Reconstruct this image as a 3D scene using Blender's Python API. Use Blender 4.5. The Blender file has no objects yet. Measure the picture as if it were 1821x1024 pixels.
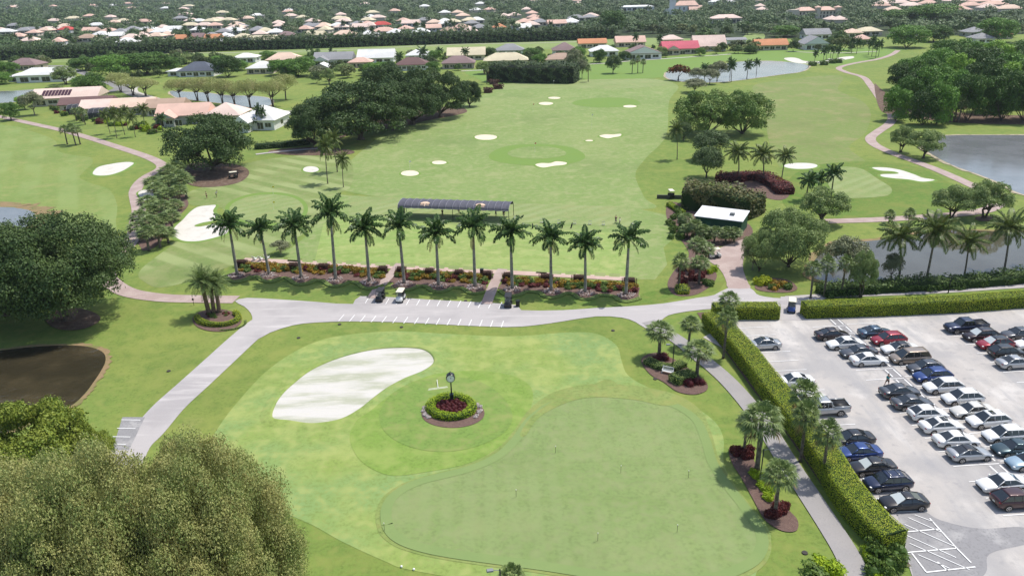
import bpy, math, random
import numpy as np
from mathutils import Vector, Matrix
R=math.radians
random.seed(7)
scene=bpy.context.scene
COL=scene.collection
# ------------------------------------------------------------------ camera
F,YH,ROLL,HC=1340.0,-45.0,R(1.5),49.0
PIT=math.atan((512-YH)/F); SP,CP=math.sin(PIT),math.cos(PIT); SR,CR=math.sin(ROLL),math.cos(ROLL)
def G(px,py,z=0.0):
    """a spot seen at photo pixel px,py -> its place on the ground (or at height z)"""
    u,v=px-910.5,py-512
    a=u*CR-v*SR; b=u*SR+v*CR
    t=(HC-z)/(F*SP+b*CP)
    return (a*t,t*(F*CP-b*SP))
def PXM(px,py):
    u,v=px-910.5,py-512
    return (F*SP+(u*SR+v*CR)*CP)/HC
def PR(x,y,z):
    """world -> photo pixel"""
    dz=z-HC
    depth=y*CP-dz*SP; b=(-y*SP-dz*CP)
    a=x*F/depth; b=b*F/depth
    return (a*CR+b*SR+910.5,-a*SR+b*CR+512)
def HT(px,py,top):
    x,y=G(px,py); lo,hi=0.0,45.0
    for _ in range(40):
        m=(lo+hi)/2
        if PR(x,y,m)[1]>top: lo=m
        else: hi=m
    return (lo+hi)/2
cd=bpy.data.cameras.new('camera'); cam=bpy.data.objects.new('camera',cd); COL.objects.link(cam)
cd.lens=36*F/1821; cd.sensor_width=36; cd.clip_end=30000; cd.clip_start=0.5
Vd=Vector((0,-SP,-CP)); X=Vector((1,0,0))
rt=CR*X+SR*Vd; dn=-SR*X+CR*Vd; fw=Vector((0,CP,-SP))
M=Matrix((rt,-dn,-fw)).transposed().to_4x4(); M.translation=(0,0,HC)
cam.matrix_world=M; scene.camera=cam
# ------------------------------------------------------------------ light
SUN_EL=R(64); SAZ=math.atan2(0.50,0.86)          # direction to the sun: to the right and ahead
sd=Vector((math.cos(SUN_EL)*math.cos(SAZ),math.cos(SUN_EL)*math.sin(SAZ),math.sin(SUN_EL)))
sl=bpy.data.lights.new('sun','SUN'); sl.energy=4.0; sl.angle=R(0.6); sl.color=(1,.955,.88)
so=bpy.data.objects.new('sun',sl); COL.objects.link(so)
so.rotation_euler=sd.to_track_quat('Z','Y').to_euler()
w=bpy.data.worlds.new('World'); scene.world=w; w.use_nodes=True
nt=w.node_tree; bg=nt.nodes['Background']; sk=nt.nodes.new('ShaderNodeTexSky'); sk.sky_type='NISHITA'
sk.sun_disc=False; sk.sun_elevation=SUN_EL; sk.sun_rotation=math.pi/2-SAZ; sk.air_density=1.2; sk.dust_density=2.0; sk.ozone_density=1
nt.links.new(sk.outputs[0],bg.inputs[0]); bg.inputs[1].default_value=0.15
scene.view_settings.view_transform='Standard'; scene.view_settings.look='None'; scene.view_settings.exposure=0.09; scene.view_settings.gamma=1
# ------------------------------------------------------------------ materials
MATS={}
def ramp(N,L,fac,lo,hi,amt=1.0):
    m=N.new('ShaderNodeMapRange'); m.interpolation_type='SMOOTHSTEP'
    m.inputs[1].default_value=lo; m.inputs[2].default_value=hi; m.inputs[3].default_value=0; m.inputs[4].default_value=amt
    L.new(fac,m.inputs[0]); return m.outputs[0]
def mixc(N,L,fac,a,b):
    m=N.new('ShaderNodeMix'); m.data_type='RGBA'
    L.new(fac,m.inputs[0])
    if isinstance(a,(tuple,list)): m.inputs[6].default_value=(*a,1)
    else: L.new(a,m.inputs[6])
    if isinstance(b,(tuple,list)): m.inputs[7].default_value=(*b,1)
    else: L.new(b,m.inputs[7])
    return m.outputs[2]
def mat(name,base,rough=.85,noise=(),mul=None,bump=None,metal=0,spec=.3,coat=0,stripe=None,stretch=None,wave=None,island=None,trans=0,alpha=None,objrand=None,island_hi=1.0):
    if name in MATS: return MATS[name]
    if mul:
        mc=lambda c:tuple(c[i]*mul[i] for i in range(3))
        dk=tuple(v*.66 for v in base)
        base=mc(base); noise=[(n[0],mc(n[1]))+tuple(n[2:]) for n in noise]+[(2.4,mc(dk),.44,.66,8,.62),(.6,mc((base[0]*1.18,base[1]*1.04,base[2]*1.2)),.46,.66,6,.6),(.028,mc(dk),.5,.7,5,.4),(.16,mc((base[0]*1.12,base[1]*1.02,base[2]*1.1)),.5,.7,7,.8)]
        if stripe: stripe=(stripe[0],stripe[1],mc(stripe[2]),stripe[3])
    m=bpy.data.materials.new(name); m.use_nodes=True; MATS[name]=m
    T=m.node_tree; N=T.nodes; L=T.links; P=N['Principled BSDF']
    tc=N.new('ShaderNodeTexCoord'); vec=tc.outputs['Object']
    if stretch:
        mp=N.new('ShaderNodeMapping'); mp.inputs['Rotation'].default_value=(0,0,stretch[2]); mp.inputs['Scale'].default_value=(stretch[0],stretch[1],1)
        L.new(vec,mp.inputs[0]); svec=mp.outputs[0]
    c=tuple(base)
    for nz in noise:
        sc,c2,lo,hi=nz[:4]; det=nz[4] if len(nz)>4 else 4; amt=nz[5] if len(nz)>5 else 1.0; st=len(nz)>6 and nz[6]
        n=N.new('ShaderNodeTexNoise'); n.inputs['Scale'].default_value=sc; n.inputs['Detail'].default_value=det; n.inputs['Roughness'].default_value=.6
        L.new(svec if st else vec,n.inputs[0])
        c=mixc(N,L,ramp(N,L,n.outputs[0],lo,hi,amt),c,c2)
    if stripe:
        ang,wd,c2,amt=stripe[:4]
        vr=N.new('ShaderNodeMapping'); vr.inputs['Rotation'].default_value=(0,0,-ang); L.new(vec,vr.inputs[0])
        sx=N.new('ShaderNodeSeparateXYZ'); L.new(vr.outputs[0],sx.inputs[0])
        mm=N.new('ShaderNodeMath'); mm.operation='MULTIPLY'; mm.inputs[1].default_value=math.pi/wd; L.new(sx.outputs[1],mm.inputs[0])
        sn=N.new('ShaderNodeMath'); sn.operation='SINE'; L.new(mm.outputs[0],sn.inputs[0])
        f=ramp(N,L,sn.outputs[0],-.5,.5,amt)
        nn=N.new('ShaderNodeTexNoise'); nn.inputs['Scale'].default_value=.06; L.new(vec,nn.inputs[0])
        g=ramp(N,L,nn.outputs[0],.35,.6,1)
        mu=N.new('ShaderNodeMath'); mu.operation='MULTIPLY'; L.new(f,mu.inputs[0]); L.new(g,mu.inputs[1])
        c=mixc(N,L,mu.outputs[0],c,c2)
    if island:
        ge=N.new('ShaderNodeNewGeometry')
        c=mixc(N,L,ramp(N,L,ge.outputs['Random Per Island'],0,island_hi,1),c,island)
    if objrand:
        oi=N.new('ShaderNodeObjectInfo')
        c=mixc(N,L,ramp(N,L,oi.outputs['Random'],0,1,.8),c,objrand)
    if isinstance(c,tuple): P.inputs['Base Color'].default_value=(*c,1)
    else: L.new(c,P.inputs['Base Color'])
    P.inputs['Roughness'].default_value=rough; P.inputs['Metallic'].default_value=metal
    P.inputs['Specular IOR Level'].default_value=spec; P.inputs['Coat Weight'].default_value=coat
    P.inputs['Coat Roughness'].default_value=.06
    if bump:
        bs,bst,bd=bump
        n=N.new('ShaderNodeTexNoise'); n.inputs['Scale'].default_value=bs; n.inputs['Detail'].default_value=4; L.new(vec,n.inputs[0])
        b=N.new('ShaderNodeBump'); b.inputs['Strength'].default_value=bst; b.inputs['Distance'].default_value=bd; L.new(n.outputs[0],b.inputs['Height']); L.new(b.outputs[0],P.inputs['Normal'])
    if wave:
        wv=N.new('ShaderNodeTexWave'); wv.bands_direction=wave[0]; wv.inputs['Scale'].default_value=wave[1]; wv.inputs['Distortion'].default_value=.3; L.new(vec,wv.inputs[0])
        b=N.new('ShaderNodeBump'); b.inputs['Strength'].default_value=.6; b.inputs['Distance'].default_value=wave[2]; L.new(wv.outputs['Fac'],b.inputs['Height']); L.new(b.outputs[0],P.inputs['Normal'])
    if trans:
        tr=N.new('ShaderNodeBsdfTranslucent'); mx=N.new('ShaderNodeMixShader'); mx.inputs[0].default_value=trans
        if isinstance(c,tuple): tr.inputs[0].default_value=(*c,1)
        else: L.new(c,tr.inputs[0])
        L.new(P.outputs[0],mx.inputs[1]); L.new(tr.outputs[0],mx.inputs[2]); L.new(mx.outputs[0],N['Material Output'].inputs[0])
    if alpha is not None: P.inputs['Alpha'].default_value=alpha
    return m
def leafm(name,c1,c2,c3=None,nscale=.35,trans=.18,rough=.55,objr=None):
    nz=[(nscale,c3,.42,.62,3,.8)] if c3 else ()
    return mat(name,c1,rough,noise=nz,island=c2,trans=trans,spec=.25,objrand=objr)
# ------------------------------------------------------------------ mesh builder
class MB:
    def __init__(s): s.v=[];s.f=[];s.n=0
    def add(s,v,f,m=0):
        v=np.asarray(v,dtype=np.float64).reshape(-1,3); s.v.append(v)
        if isinstance(f,np.ndarray): s.f.append((f+s.n,m))
        else:
            by={}
            for q in f: by.setdefault(len(q),[]).append(q)
            for q in by.values(): s.f.append((np.array(q)+s.n,m))
        s.n+=len(v); return s
    def box(s,c,d,m=0,rz=0,tx=1,ty=1):
        x,y,z=d[0]/2,d[1]/2,d[2]/2; v=[]
        for k,t in ((-1,(1,1)),(1,(tx,ty))):
            for a,b in ((-1,-1),(1,-1),(1,1),(-1,1)):
                X_,Y_=a*x*t[0],b*y*t[1]
                v.append((c[0]+X_*math.cos(rz)-Y_*math.sin(rz),c[1]+X_*math.sin(rz)+Y_*math.cos(rz),c[2]+k*z))
        return s.add(v,[(3,2,1,0),(4,5,6,7),(0,1,5,4),(1,2,6,5),(2,3,7,6),(3,0,4,7)],m)
    def tube(s,pts,rad,k=8,m=0,cap=True):
        pts=[Vector(p) for p in pts]; n=len(pts)
        if not hasattr(rad,'__len__'): rad=[rad]*n
        v=[]; prev=None
        for i,p in enumerate(pts):
            d=(pts[min(i+1,n-1)]-pts[max(i-1,0)]).normalized()
            a=prev if prev is not None else (Vector((1,0,0)) if abs(d.z)>.7 else Vector((0,0,1)))
            a=(a-d*a.dot(d)).normalized(); prev=a; b=d.cross(a)
            for j in range(k):
                t=2*math.pi*j/k; q=p+(a*math.cos(t)+b*math.sin(t))*rad[i]; v.append(q[:])
        f=[(i*k+j,i*k+(j+1)%k,(i+1)*k+(j+1)%k,(i+1)*k+j) for i in range(n-1) for j in range(k)]
        if cap: f+= [tuple(range(k-1,-1,-1)),tuple(range((n-1)*k,n*k))]
        return s.add(v,f,m)
    def ell(s,c,r,m=0,nu=12,nv=7,zmin=-1.0):
        v=[];f=[]
        for i in range(nv+1):
            ph=math.asin(zmin)+ (math.pi/2-math.asin(zmin))*i/nv
            for j in range(nu):
                t=2*math.pi*j/nu
                v.append((c[0]+r[0]*math.cos(ph)*math.cos(t),c[1]+r[1]*math.cos(ph)*math.sin(t),c[2]+r[2]*math.sin(ph)))
        f=[(i*nu+j,i*nu+(j+1)%nu,(i+1)*nu+(j+1)%nu,(i+1)*nu+j) for i in range(nv) for j in range(nu)]
        f.append(tuple(range(nu-1,-1,-1)))
        return s.add(v,f,m)
    def prism(s,poly,z0,z1,m=0):
        n=len(poly); v=[(p[0],p[1],z0) for p in poly]+[(p[0],p[1],z1) for p in poly]
        return s.add(v,[tuple(range(n-1,-1,-1)),tuple(range(n,2*n))]+[(i,(i+1)%n,(i+1)%n+n,i+n) for i in range(n)],m)
    def loft(s,secs,m=0,closed=True,cap=True):
        k=len(secs[0]); n=len(secs); v=[p for q in secs for p in q]
        f=[(i*k+j,i*k+(j+1)%k,(i+1)*k+(j+1)%k,(i+1)*k+j) for i in range(n-1) for j in range(k if closed else k-1)]
        if cap and closed: f+=[tuple(range(k-1,-1,-1)),tuple(range((n-1)*k,n*k))]
        return s.add(v,f,m)
    def mesh(s,name,mats,smooth=False):
        me=bpy.data.meshes.new(name)
        V=np.concatenate(s.v) if s.v else np.zeros((0,3))
        me.vertices.add(len(V)); me.vertices.foreach_set('co',V.astype(np.float32).ravel())
        lv=np.concatenate([f.ravel() for f,_ in s.f]); tot=np.concatenate([np.full(len(f),f.shape[1]) for f,_ in s.f]); mi=np.concatenate([np.full(len(f),m) for f,m in s.f])
        st=np.concatenate([[0],np.cumsum(tot)[:-1]])
        me.loops.add(len(lv)); me.loops.foreach_set('vertex_index',lv.astype(np.int32))
        me.polygons.add(len(tot)); me.polygons.foreach_set('loop_start',st.astype(np.int32)); me.polygons.foreach_set('loop_total',tot.astype(np.int32))
        me.polygons.foreach_set('material_index',mi.astype(np.int32))
        me.polygons.foreach_set('use_smooth',np.full(len(tot),bool(smooth)))
        for q in (mats if isinstance(mats,(list,tuple)) else [mats]): me.materials.append(q)
        me.update(calc_edges=True); me.validate(); return me
def tag(o,label=None,cat=None,group=None,kind=None):
    for k,v in (('label',label),('category',cat),('group',group),('kind',kind)):
        if v: o[k]=v
    return o
def obj(name,me,parent=None,loc=(0,0,0),rz=0,sc=None):
    o=bpy.data.objects.new(name,me); COL.objects.link(o); o.location=loc; o.rotation_euler=(0,0,rz)
    if sc: o.scale=sc
    if parent: o.parent=parent
    return o
def thing(name,parts,loc,rz,label,cat,group=None,sc=None,rot=None):
    """an Empty with its parts; parts = (name, mesh[, loc[, rz[, subparts]]])"""
    e=obj(name,None,None,loc,rz,sc); e.empty_display_size=.3
    if rot: e.rotation_euler=rot
    tag(e,label,cat,group)
    for p in parts:
        q=obj(p[0],p[1],e,p[2] if len(p)>2 else (0,0,0),p[3] if len(p)>3 else 0)
        if len(p)>4:
            for c in p[4]: obj(c[0],c[1],q,c[2] if len(c)>2 else (0,0,0))
    return e
def single(name,me,label,cat,loc=(0,0,0),rz=0,group=None,sc=None): return tag(obj(name,me,None,loc,rz,sc),label,cat,group)
def struct(name,me): return tag(obj(name,me),kind='structure')
# ------------------------------------------------------------------ outlines
def smooth(P,n=8,closed=True):
    out=[];k=len(P)
    for i in range(k if closed else k-1):
        g=lambda j:np.array(P[j%k] if closed else P[min(max(j,0),k-1)],float)
        a,b,c,d=g(i-1),g(i),g(i+1),g(i+2)
        for t in np.arange(n)/n:
            out.append(tuple(.5*((2*b)+(-a+c)*t+(2*a-5*b+4*c-d)*t*t+(-a+3*b-3*c+d)*t**3)))
    if not closed: out.append(tuple(P[-1]))
    return out
def gp(P): return [G(*p) for p in P]
def ell_px(cx,cy,rx,ry,n=20,k=.0):
    return [(cx+rx*math.cos(t)*(1+k*math.sin(3*t+cx)),cy+ry*math.sin(t)*(1+k*math.cos(2*t+cy))) for t in [2*math.pi*i/n for i in range(n)]]
LV=.024
ZI={}
def zlev(l):
    k=round(l,1); ZI[k]=ZI.get(k,-1)+1; return l*LV+(ZI[k]%17)*.0006
from mathutils.geometry import delaunay_2d_cdt
def sheet(name,P,lvl,m,sm=6,world=False,kind='structure'):
    W=P if world else gp(P)
    if sm: W=smooth(W,sm)
    n=len(W); cx=sum(p[0] for p in W)/n; cy=sum(p[1] for p in W)/n
    vs,_,fs=delaunay_2d_cdt([Vector((p[0]-cx,p[1]-cy)) for p in W],[],[list(range(n))],1,1e-4)[:3]
    ff=[]
    for f in fs:
        ar=sum(vs[f[i-1]].x*vs[f[i]].y-vs[f[i]].x*vs[f[i-1]].y for i in range(len(f)))
        if abs(ar)<1e-7: continue
        ff.append(tuple(f) if ar>0 else tuple(f[::-1]))
    z=zlev(lvl); b=MB(); b.add([(v.x+cx,v.y+cy,z) for v in vs],ff)
    return tag(obj(name,b.mesh(name,m)),kind=kind)
def strip(name,P,wd,lvl,m,world=False,sm=6):
    W=P if world else gp(P)
    if sm: W=smooth(W,sm,False)
    v=[];n=len(W);z=zlev(lvl)
    if not hasattr(wd,'__len__'): wd=[wd]*n
    else: wd=list(np.interp(np.linspace(0,1,n),np.linspace(0,1,len(wd)),wd))
    for i in range(n):
        a=np.array(W[max(i-1,0)]);b=np.array(W[min(i+1,n-1)]); d=(b-a)/max(1e-6,np.linalg.norm(b-a)); nn=np.array((-d[1],d[0]))*wd[i]/2
        v+= [(*(np.array(W[i])-nn),z),(*(np.array(W[i])+nn),z)]
    b=MB(); b.add(v,[(2*i,2*i+2,2*i+3,2*i+1) for i in range(n-1)])
    return struct(name,b.mesh(name,m))
def line_mesh(b,A,B,wd,z):
    a=np.array(A);c=np.array(B);d=(c-a)/np.linalg.norm(c-a);n=np.array((-d[1],d[0]))*wd/2
    b.add([(*(a-n),z),(*(c-n),z),(*(c+n),z),(*(a+n),z)],[(0,1,2,3)])
# ------------------------------------------------------------------ leaves
def leafq(c,n,size,asp,rng,jit=.8):
    """rhombic leaf faces at centres c (N,3) facing roughly n"""
    N=len(c); n=n+rng.normal(0,jit,(N,3))+np.array([0,0,.35]); n/=np.linalg.norm(n,axis=1,keepdims=True)+1e-9
    r=rng.normal(0,1,(N,3)); u=np.cross(n,r); u/=np.linalg.norm(u,axis=1,keepdims=True)+1e-9; v=np.cross(n,u)
    s=(size*rng.uniform(.6,1.35,(N,1))) ; a=u*s*.5; b=v*s*.5*asp
    V=np.stack([c-a,c-b,c+a,c+b],1).reshape(-1,3)
    return V,np.arange(4*N).reshape(-1,4)
def blob_leaves(b,clumps,n,size,seed,asp=.6,flat=.8,low=-.35,m=0,jit=.7,shell=(.78,1.05)):
    rng=np.random.default_rng(seed); C=np.array([c[:3] for c in clumps],float); Rr=np.array([c[3] for c in clumps],float)
    p=Rr**2/np.sum(Rr**2); idx=rng.choice(len(C),n,p=p)
    d=rng.normal(0,1,(n,3)); d/=np.linalg.norm(d,axis=1,keepdims=True)
    d[:,2]=np.where(d[:,2]<low,-d[:,2],d[:,2])
    r=Rr[idx]*rng.uniform(shell[0],shell[1],n)*(1+.12*np.sin(d[:,0]*7+idx)*np.cos(d[:,1]*6))
    c=C[idx]+d*r[:,None]*np.array([1,1,flat])
    V,f=leafq(c,d,size,asp,rng,jit); b.add(V,f,m)
def tree_mesh(seed,W,H,z0,ncl,nl,leaf,lm,bark,tr=.35,cr=(.20,.34),limbs=9,flat=.8,low=-.3,dome=.75,asp=.6,multi=1,stray=.05,lean=0):
    """crown as many leafy clumps on a dome, trunk and limbs reaching into them; returns (trunk mesh, crown mesh)"""
    rng=np.random.default_rng(seed); Rx=W/2; ch=H-z0; cz=z0+ch*(1-dome); cl=[]
    rz=H-cz
    for i in range(ncl):
        while True:
            d=rng.normal(0,1,3); d/=np.linalg.norm(d)
            if d[2]>low: break
        r=rng.uniform(*cr)*Rx; k=rng.uniform(.80,1.0) if i<ncl*.75 else rng.uniform(.2,.7)
        x,y=d[0]*(Rx-r)*k,d[1]*(Rx-r)*k
        z=cz+d[2]*((rz-r*flat) if d[2]>0 else (cz-z0)*1.1)*k
        cl.append((x,y,z,r))
    b=MB(); ns=int(nl*stray)
    blob_leaves(b,cl,nl-ns,leaf,seed+1,asp=asp,flat=flat)
    blob_leaves(b,cl,ns,leaf,seed+2,asp=asp,flat=flat,shell=(1.0,1.3))
    crown=b.mesh('crown',lm)
    t=MB()
    for q in range(multi):
        a0=q*2.1+seed; off=(0 if multi==1 else tr*1.2)
        bx,by=off*math.cos(a0),off*math.sin(a0)
        top=(bx*2.5,by*2.5,z0*1.0)
        t.tube([(bx*1.25,by*1.25,-.1),(bx,by,.35),(bx*1.5,by*1.5,z0*.55),top],[tr*1.7,tr*1.05,tr*.9,tr*.75],9)
        sel=sorted(cl,key=lambda c:-c[3])[q::multi][:limbs]
        for c in sel:
            mid=(c[0]*.45+top[0]*.5,c[1]*.45+top[1]*.5,z0+(c[2]-z0)*.35+.2)
            t.tube([(top[0],top[1],top[2]-.2),mid,(c[0]*.95,c[1]*.95,c[2])],[tr*.5,tr*.32,tr*.1],6)
    return t.mesh('trunk',bark,True),crown
# palm fronds -------------------------------------------------------
def frond(b,rng,base,az,L,e0,droop,ll,nl,ldroop=.5,lw=.14,fold=.35,m=0,rw=.05,vary=.12,curl=0):
    ns=nl; s=(np.arange(ns)+.5)/ns; e=e0-droop*s**1.2; ds=L/ns
    h=np.cumsum(np.cos(e))*ds; z=np.cumsum(np.sin(e))*ds
    az2=az+curl*s
    dx,dy=np.cos(az2),np.sin(az2)
    P=np.stack([base[0]+np.cumsum(np.cos(e)*dx)*ds,base[1]+np.cumsum(np.cos(e)*dy)*ds,base[2]+z],1)
    T=np.stack([np.cos(e)*dx,np.cos(e)*dy,np.sin(e)],1)
    S=np.stack([-dy,dx,0*dx],1); U=np.cross(T,S); U*=np.sign(U[:,2:3]+1e-6)
    # rachis
    w=np.linspace(rw,rw*.25,ns)[:,None]; V=np.stack([P-S*w,P+S*w],1).reshape(-1,3)
    b.add(V,np.array([(2*i,2*i+1,2*i+3,2*i+2) for i in range(ns-1)]),m)
    for sg in (-1,1):
        prof=np.sin(np.pi*np.clip(s*.93+.07,0,1))**.55
        ln=ll*prof*rng.uniform(.85,1.15,ns)
        D=S*sg+T*.45+U*(fold+rng.normal(0,vary,(ns,1))); D/=np.linalg.norm(D,axis=1,keepdims=True)
        mid=P+D*ln[:,None]*.5; tip=mid+(D*(1-ldroop*.5)+np.array([0,0,-ldroop]))*ln[:,None]*.5
        wv=T*lw*.5
        V=np.stack([P-wv*.5,mid-wv,tip,mid+wv],1).reshape(-1,3)
        b.add(V,np.arange(4*ns).reshape(-1,4),m)
def palm_trunk(h,r0,r1,mt,bend=0,az=0,bulge=0,rings=10):
    t=MB(); P=[];Q=[]
    for i in range(rings+1):
        s=i/rings; o=bend*(s**1.6); P.append((o*math.cos(az),o*math.sin(az),h*s-(.05 if i==0 else 0)))
        Q.append((r0+(r1-r0)*s)*(1+bulge*math.sin(math.pi*s)) *(1.35 if i==0 else 1))
    t.tube(P,Q,9); return t.mesh('trunk',mt,True),P[-1]
def royal(seed,lf,lfd,H=10.2):
    rng=np.random.default_rng(seed); bark=mat('royal_bark',(.30,.285,.25),.9,noise=[(1.2,(.17,.16,.14),.45,.65)],bump=(6,.3,.02))
    tm,tp=palm_trunk(8.6,.27,.19,bark,bulge=.12)
    c=MB(); c.tube([(0,0,8.55),(0,0,8.8),(0,0,9.6),(0,0,10.4)],[.2,.25,.2,.1],9); cs=c.mesh('crownshaft',mat('crownshaft_green',(.11,.20,.04),.5,island=None),True)
    b=MB(); n=[19,16,18,15,20,17][seed%6]
    for i in range(n):
        az=i*2.399+rng.uniform(-.2,.2); k=i/n
        frond(b,rng,(0,0,10.2),az,rng.uniform(3.4,4.1),R(76-78*k)+rng.uniform(-.08,.08),R(44+34*k),1.0,34,ldroop=.75,lw=.30,fold=.25,rw=.07,vary=.35)
    b2=b
    for i in range(seed%3): frond(b2,rng,(0,0,9.9),rng.uniform(0,6.28),3.4,R(-50),R(40),.6,22,ldroop=.9,lw=.2,rw=.06,vary=.3,m=1)
    for i in range(2): frond(b2,rng,(0,0,10.0),rng.uniform(0,6.28),3.2,R(-38),R(44),.7,22,ldroop=.9,lw=.2,rw=.06,vary=.3)
    return [('trunk',tm),('crownshaft',cs),('crown',b.mesh('crown',[lf,lfd]))]
def coconut(seed,lf,H=8.5,bend=1.0,n=24,L=4.3):
    rng=np.random.default_rng(seed); bark=mat('coconut_bark',(.22,.19,.15),.9,noise=[(3,(.12,.1,.08),.4,.6)],bump=(8,.4,.02))
    tm,tp=palm_trunk(H,.2,.13,bark,bend,az=seed*1.3)
    b=MB()
    for i in range(n):
        k=i/n; frond(b,rng,tp,i*2.399+rng.uniform(-.2,.2),L*rng.uniform(.85,1.1),R(78-104*k),R(50+25*k),1.1,28,ldroop=.9,lw=.24,fold=-.05,rw=.06,vary=.15,curl=rng.uniform(-.3,.3))
    return [('trunk',tm),('crown',b.mesh('crown',lf))]
def date_palm(seed,lf,H=4.6,n=46,L=2.5,bend=.3):
    rng=np.random.default_rng(seed); bark=mat('date_bark',(.24,.17,.11),.95,noise=[(5,(.13,.09,.06),.4,.6)],bump=(7,.8,.04))
    tm,tp=palm_trunk(H,.3,.24,bark,bend,az=seed*2.2)
    b=MB()
    for i in range(n):
        k=i/n; frond(b,rng,tp,i*2.399,L*rng.uniform(.85,1.1),R(85-110*k),R(38+20*k),.5,20,ldroop=.25,lw=.09,fold=.4,rw=.04,vary=.2)
    return [('trunk',tm),('crown',b.mesh('crown',lf))]
def sabal(seed,lf,dead,H=5.0,n=40,Rc=1.15,Lf=1.05,bend=.2,nseg=15):
    rng=np.random.default_rng(seed); bark=mat('sabal_bark',(.19,.165,.135),.95,noise=[(4,(.09,.075,.06),.4,.6)],bump=(7,.8,.04))
    tm,tp=palm_trunk(H,.21,.18,bark,bend,az=seed*1.7)
    b=MB(); tp=np.array(tp)
    for i in range(n):
        k=(i+.5)/n; el=math.asin(1-1.55*k); az=i*2.399+rng.uniform(-.15,.15)
        d=np.array((math.cos(az)*math.cos(el),math.sin(az)*math.cos(el),math.sin(el)))
        pl=Rc*rng.uniform(.8,1.1); hub=tp+d*pl+np.array((0,0,-.12*pl*pl))
        s=np.array((-math.sin(az),math.cos(az),0)); u=np.cross(d,s); u*=1 if u[2]>0 else -1
        mm=1 if i>=n-3 else 0
        a=tp+s*.03; b.add([tp-s*.03,tp+s*.03,hub+s*.02,hub-s*.02],[(0,1,2,3)],mm)
        th=np.linspace(-1.75,1.75,nseg)+rng.normal(0,.05,nseg)
        D=np.cos(th)[:,None]*d+np.sin(th)[:,None]*s+ (u*.25)[None,:]*np.abs(np.sin(th))[:,None]
        ln=(Lf*(1-.18*np.abs(th))*rng.uniform(.85,1.1,nseg))[:,None]
        mid=hub+D*ln*.55; tip=hub+D*ln+np.array((0,0,-.42))*ln
        wv=np.cross(D,u); wv/=np.linalg.norm(wv,axis=1,keepdims=True); wv=wv*.065
        b.add(np.stack([np.repeat(hub[None],nseg,0),mid-wv,tip,mid+wv],1).reshape(-1,3),np.arange(4*nseg).reshape(-1,4),mm)
    return [('trunk',tm),('crown',b.mesh('crown',[lf,dead]))]
# hedges / bushes ------------------------------------------------------
def hedge_mesh(P,wd,ht,lm,core,dens=60,leaf=.16,seed=1,closed=False,rnd=.05,taper=.0,shaggy=0.0,ins=.12):
    rng=np.random.default_rng(seed); P=[np.array(p,float) for p in P]
    if closed: P=P+[P[0]]
    b=MB(); V=[];n=len(P); N2=[]
    for i in range(n):
        a=P[i-1] if i>0 else (P[-2] if closed else P[0]); c=P[i+1] if i<n-1 else (P[1] if closed else P[-1])
        d=(c-a)/np.linalg.norm(c-a); N2.append(np.array((-d[1],d[0])))
    w2,h2=wd/2-ins,ht-ins
    for i in range(n):
        for o,z in ((-w2,0),(-w2,h2*.92),(-w2*.85,h2),(w2*.85,h2),(w2,h2*.92),(w2,0)): V.append((*(P[i]+N2[i]*o),z))
    f=[(i*6+j,i*6+j+1,(i+1)*6+j+1,(i+1)*6+j) for i in range(n-1) for j in range(5)]
    if not closed: f+=[tuple(range(6)),tuple(range((n-1)*6+5,(n-1)*6-1,-1))]
    b.add(V,f,1)
    seg=np.array([np.linalg.norm(P[i+1]-P[i]) for i in range(n-1)]); Lt=seg.sum(); per=2*ht+wd
    k=int(Lt*per*dens); si=rng.choice(n-1,k,p=seg/Lt); t=rng.uniform(0,1,k)
    A=np.array(P); NN=np.array(N2); base=A[si]*(1-t[:,None])+A[si+1]*t[:,None]; nn=NN[si]*(1-t[:,None])+NN[si+1]*t[:,None]
    q=rng.uniform(0,per,k); side=np.where(q<ht,-1,np.where(q>ht+wd,1,0))
    off=np.where(side==0,q-ht-wd/2,side*wd/2); z=np.where(side==-1,q,np.where(side==1,per-q,ht))
    wob=np.sin(base[:,0]*1.3+base[:,1]*.9)*.5+np.sin(base[:,0]*.41-base[:,1]*.63+z*1.5)*.5
    off=off+np.sign(off)*np.where(side!=0,wob*rnd,0); z=z+np.where(side==0,wob*rnd*1.0,0)+rng.uniform(0,1,k)*shaggy*np.where(side==0,1,.3)
    # round the top edges
    e=np.clip((np.abs(off)-(wd/2-.25))/.25,0,1)*np.clip((z-(ht-.25))/.25,0,1); z=z-.14*e; off=off-np.sign(off)*.1*e
    c=np.concatenate([base+nn*off[:,None],z[:,None]],1)
    nr=np.where((side==0)[:,None],np.array([[0,0,1.0]]),np.concatenate([nn*side[:,None],np.zeros((k,1))],1))
    VV,ff=leafq(c,nr,leaf,.6,rng,.55); b.add(VV,ff,0)
    if not closed:
        for end in (0,n-1):
            d=(P[0]-P[1]) if end==0 else (P[-1]-P[-2]); d/=np.linalg.norm(d); kk=int(wd*ht*dens)
            o=rng.uniform(-wd/2,wd/2,kk); zz=rng.uniform(0,ht,kk); bul=.3*(1-(2*o/wd)**2)
            c=np.concatenate([P[end]+d*bul[:,None]+N2[end]*o[:,None],zz[:,None]],1)
            VV,ff=leafq(c,np.tile(np.array([[d[0],d[1],.2]]),(kk,1)),leaf,.6,rng,.55); b.add(VV,ff,0)
    return b.mesh('hedge',[lm,core])
BUSH={}
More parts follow.
